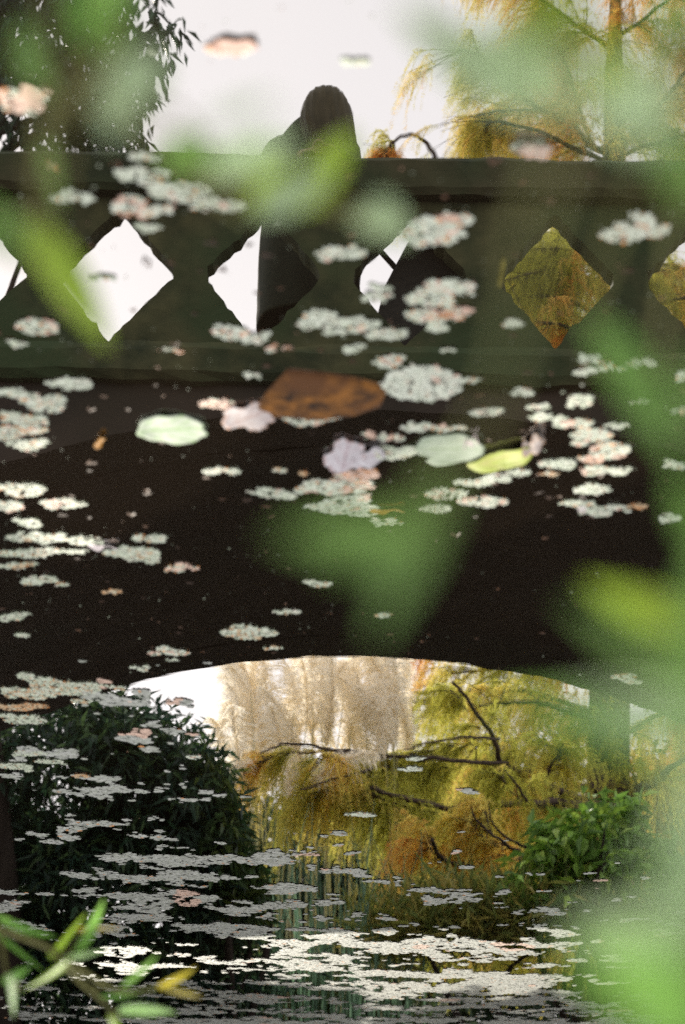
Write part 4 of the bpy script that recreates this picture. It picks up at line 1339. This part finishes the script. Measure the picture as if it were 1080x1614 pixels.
# middle shoot: across the mirrored person
fg_shrub((-.02, .34, 0), 'willow shoot with lime leaves crossing the mirrored person and parapet', [
    (True, .0008, [(180, -60, .50), (190, 120, .56), (260, 250, .62), (440, 300, .68), (560, 250, .72)]),
    (False, .0010, [(440, 300, .74), (560, 345, .70), (640, 372, .68)])],
    [(440, 325, 572, 205, .72, 66, 'lime'), (400, 345, 520, 270, .62, 54, 'pale'), (250, 255, 420, 270, .66, 56, 'leaf'), (330, 268, 470, 225, .56, 52, 'pale'), (395, 330, 455, 255, .66, 70, 'lime'), (575, 330, 640, 372, .62, 70, 'pale'), (330, 205, 440, 165, .40, 34, 'pale'), (330, 215, 250, 265, .60, 44, 'leaf')])
# right shoots
fg_shrub((-.34, .30, 0), 'willow shoot with hazy green leaves over the mirrored cypress at the upper right', [
    (True, .0016, [(1130, -40, .50), (1060, 40, .52), (960, 90, .55), (800, 80, .55), (680, 40, .56)]),
    (False, .0012, [(1060, 40, .52), (1060, 200, .56), (1055, 420, .60), (1030, 600, .66)])],
    [(830, 190, 620, 0, .50, 70, 'pale'), (720, 60, 900, 100, .44, 90, 'pale'), (790, 110, 930, 160, .42, 84, 'pale'), (800, 40, 960, 10, .40, 60, 'lime'), (930, 200, 1060, 120, .42, 90, 'pale'), (960, 130, 1090, 230, .38, 110, 'pale'), (1010, 30, 1100, -20, .42, 90, 'leaf'),
     (860, 60, 720, 130, .50, 50, 'leaf'), (930, 60, 990, 150, .45, 60, 'lime'), (1050, 230, 1130, 330, .40, 70, 'leaf'), (920, 500, 1075, 730, .50, 66, 'leaf', .02), (1070, 560, 1140, 700, .40, 70, 'dark'), (1070, 740, 1130, 900, .38, 50, 'leaf')])
fg_shrub((-.42, .36, 0), 'willow shoot with big pale blurred leaves filling the lower right corner', [
    (True, .0018, [(1320, 500, .46), (1230, 900, .44), (1180, 1200, .42), (1150, 1500, .40), (1120, 1750, .40)]),
    (False, .0012, [(1230, 900, .44), (1090, 960, .48), (1000, 940, .52)])],
    [(1110, 985, 920, 920, .50, 62, 'lime'), (1030, 1060, 890, 950, .40, 44, 'dark'), (1110, 1050, 960, 1010, .42, 56, 'dark'), (1130, 1170, 800, 1110, .34, 84, 'leaf'), (1130, 1150, 900, 1100, .32, 60, 'pale'), (1150, 1330, 1060, 1200, .32, 110, 'pale'), (1150, 1400, 1010, 1340, .30, 80, 'pale'),
     (1130, 1470, 900, 1460, .33, 84, 'pale'), (1140, 1560, 890, 1505, .32, 90, 'leaf'), (1120, 1640, 970, 1570, .32, 100, 'leaf'), (1150, 1250, 1070, 1480, .30, 110, 'pale'), (1100, 1480, 1120, 1660, .34, 130, 'leaf'), (1150, 1060, 1040, 1130, .36, 100, 'leaf'), (1120, 1380, 1070, 1620, .36, 100, 'dark'), (1105, 880, 1140, 1090, .40, 80, 'leaf')])
fg_shrub((-.12, .40, 0), 'willow shoot with two broad dark green leaves over the dark bridge middle', [
    (True, .0009, [(900, -80, .28), (850, 300, .30), (790, 600, .33), (710, 740, .355), (650, 820, .36)])],
    [(708, 720, 590, 1010, .355, 80, 'dark', .03), (690, 850, 430, 845, .345, 84, 'dark', .02), (668, 790, 520, 905, .36, 40, 'leaf', .02)])
# hanging shoot at the lower left, a little farther out
fg_shrub((.52, .62, 0), 'slender willow shoot with narrow green and yellow leaves at the lower left corner', [
    (True, .0026, [(-420, 1100, 1.25), (-160, 1380, 1.38), (0, 1462, 1.4), (80, 1495, 1.4), (130, 1530, 1.4), (190, 1562, 1.42), (250, 1556, 1.42)]),
    (False, .0020, [(80, 1495, 1.4), (125, 1545, 1.38), (160, 1575, 1.38), (190, 1605, 1.36)]),
    (False, .0014, [(0, 1462, 1.4), (10, 1530, 1.38), (20, 1570, 1.36)])],
    [(-10, 1440, 88, 1478, 1.4, 17, 'leaf'), (80, 1498, 130, 1452, 1.42, 17, 'lime'), (112, 1500, 168, 1424, 1.38, 22, 'leaf'), (108, 1512, 40, 1560, 1.36, 24, 'lime'), (105, 1512, 165, 1498, 1.36, 17, 'pale'), (188, 1556, 252, 1503, 1.42, 20, 'leaf'), (240, 1556, 310, 1526, 1.44, 17, 'yellow'),
     (240, 1554, 330, 1574, 1.42, 13, 'yellow'), (18, 1545, 22, 1590, 1.30, 28, 'pale'), (188, 1602, 275, 1592, 1.36, 15, 'pale'), (170, 1600, 190, 1640, 1.36, 20, 'lime'), (130, 1470, 178, 1462, 1.44, 13, 'yellow'), (150, 1568, 225, 1568, 1.42, 11, 'leaf'), (10, 1535, 45, 1530, 1.36, 12, 'leaf'), (-20, 1470, 60, 1520, 1.45, 14, 'dark')], 1.4, .55)
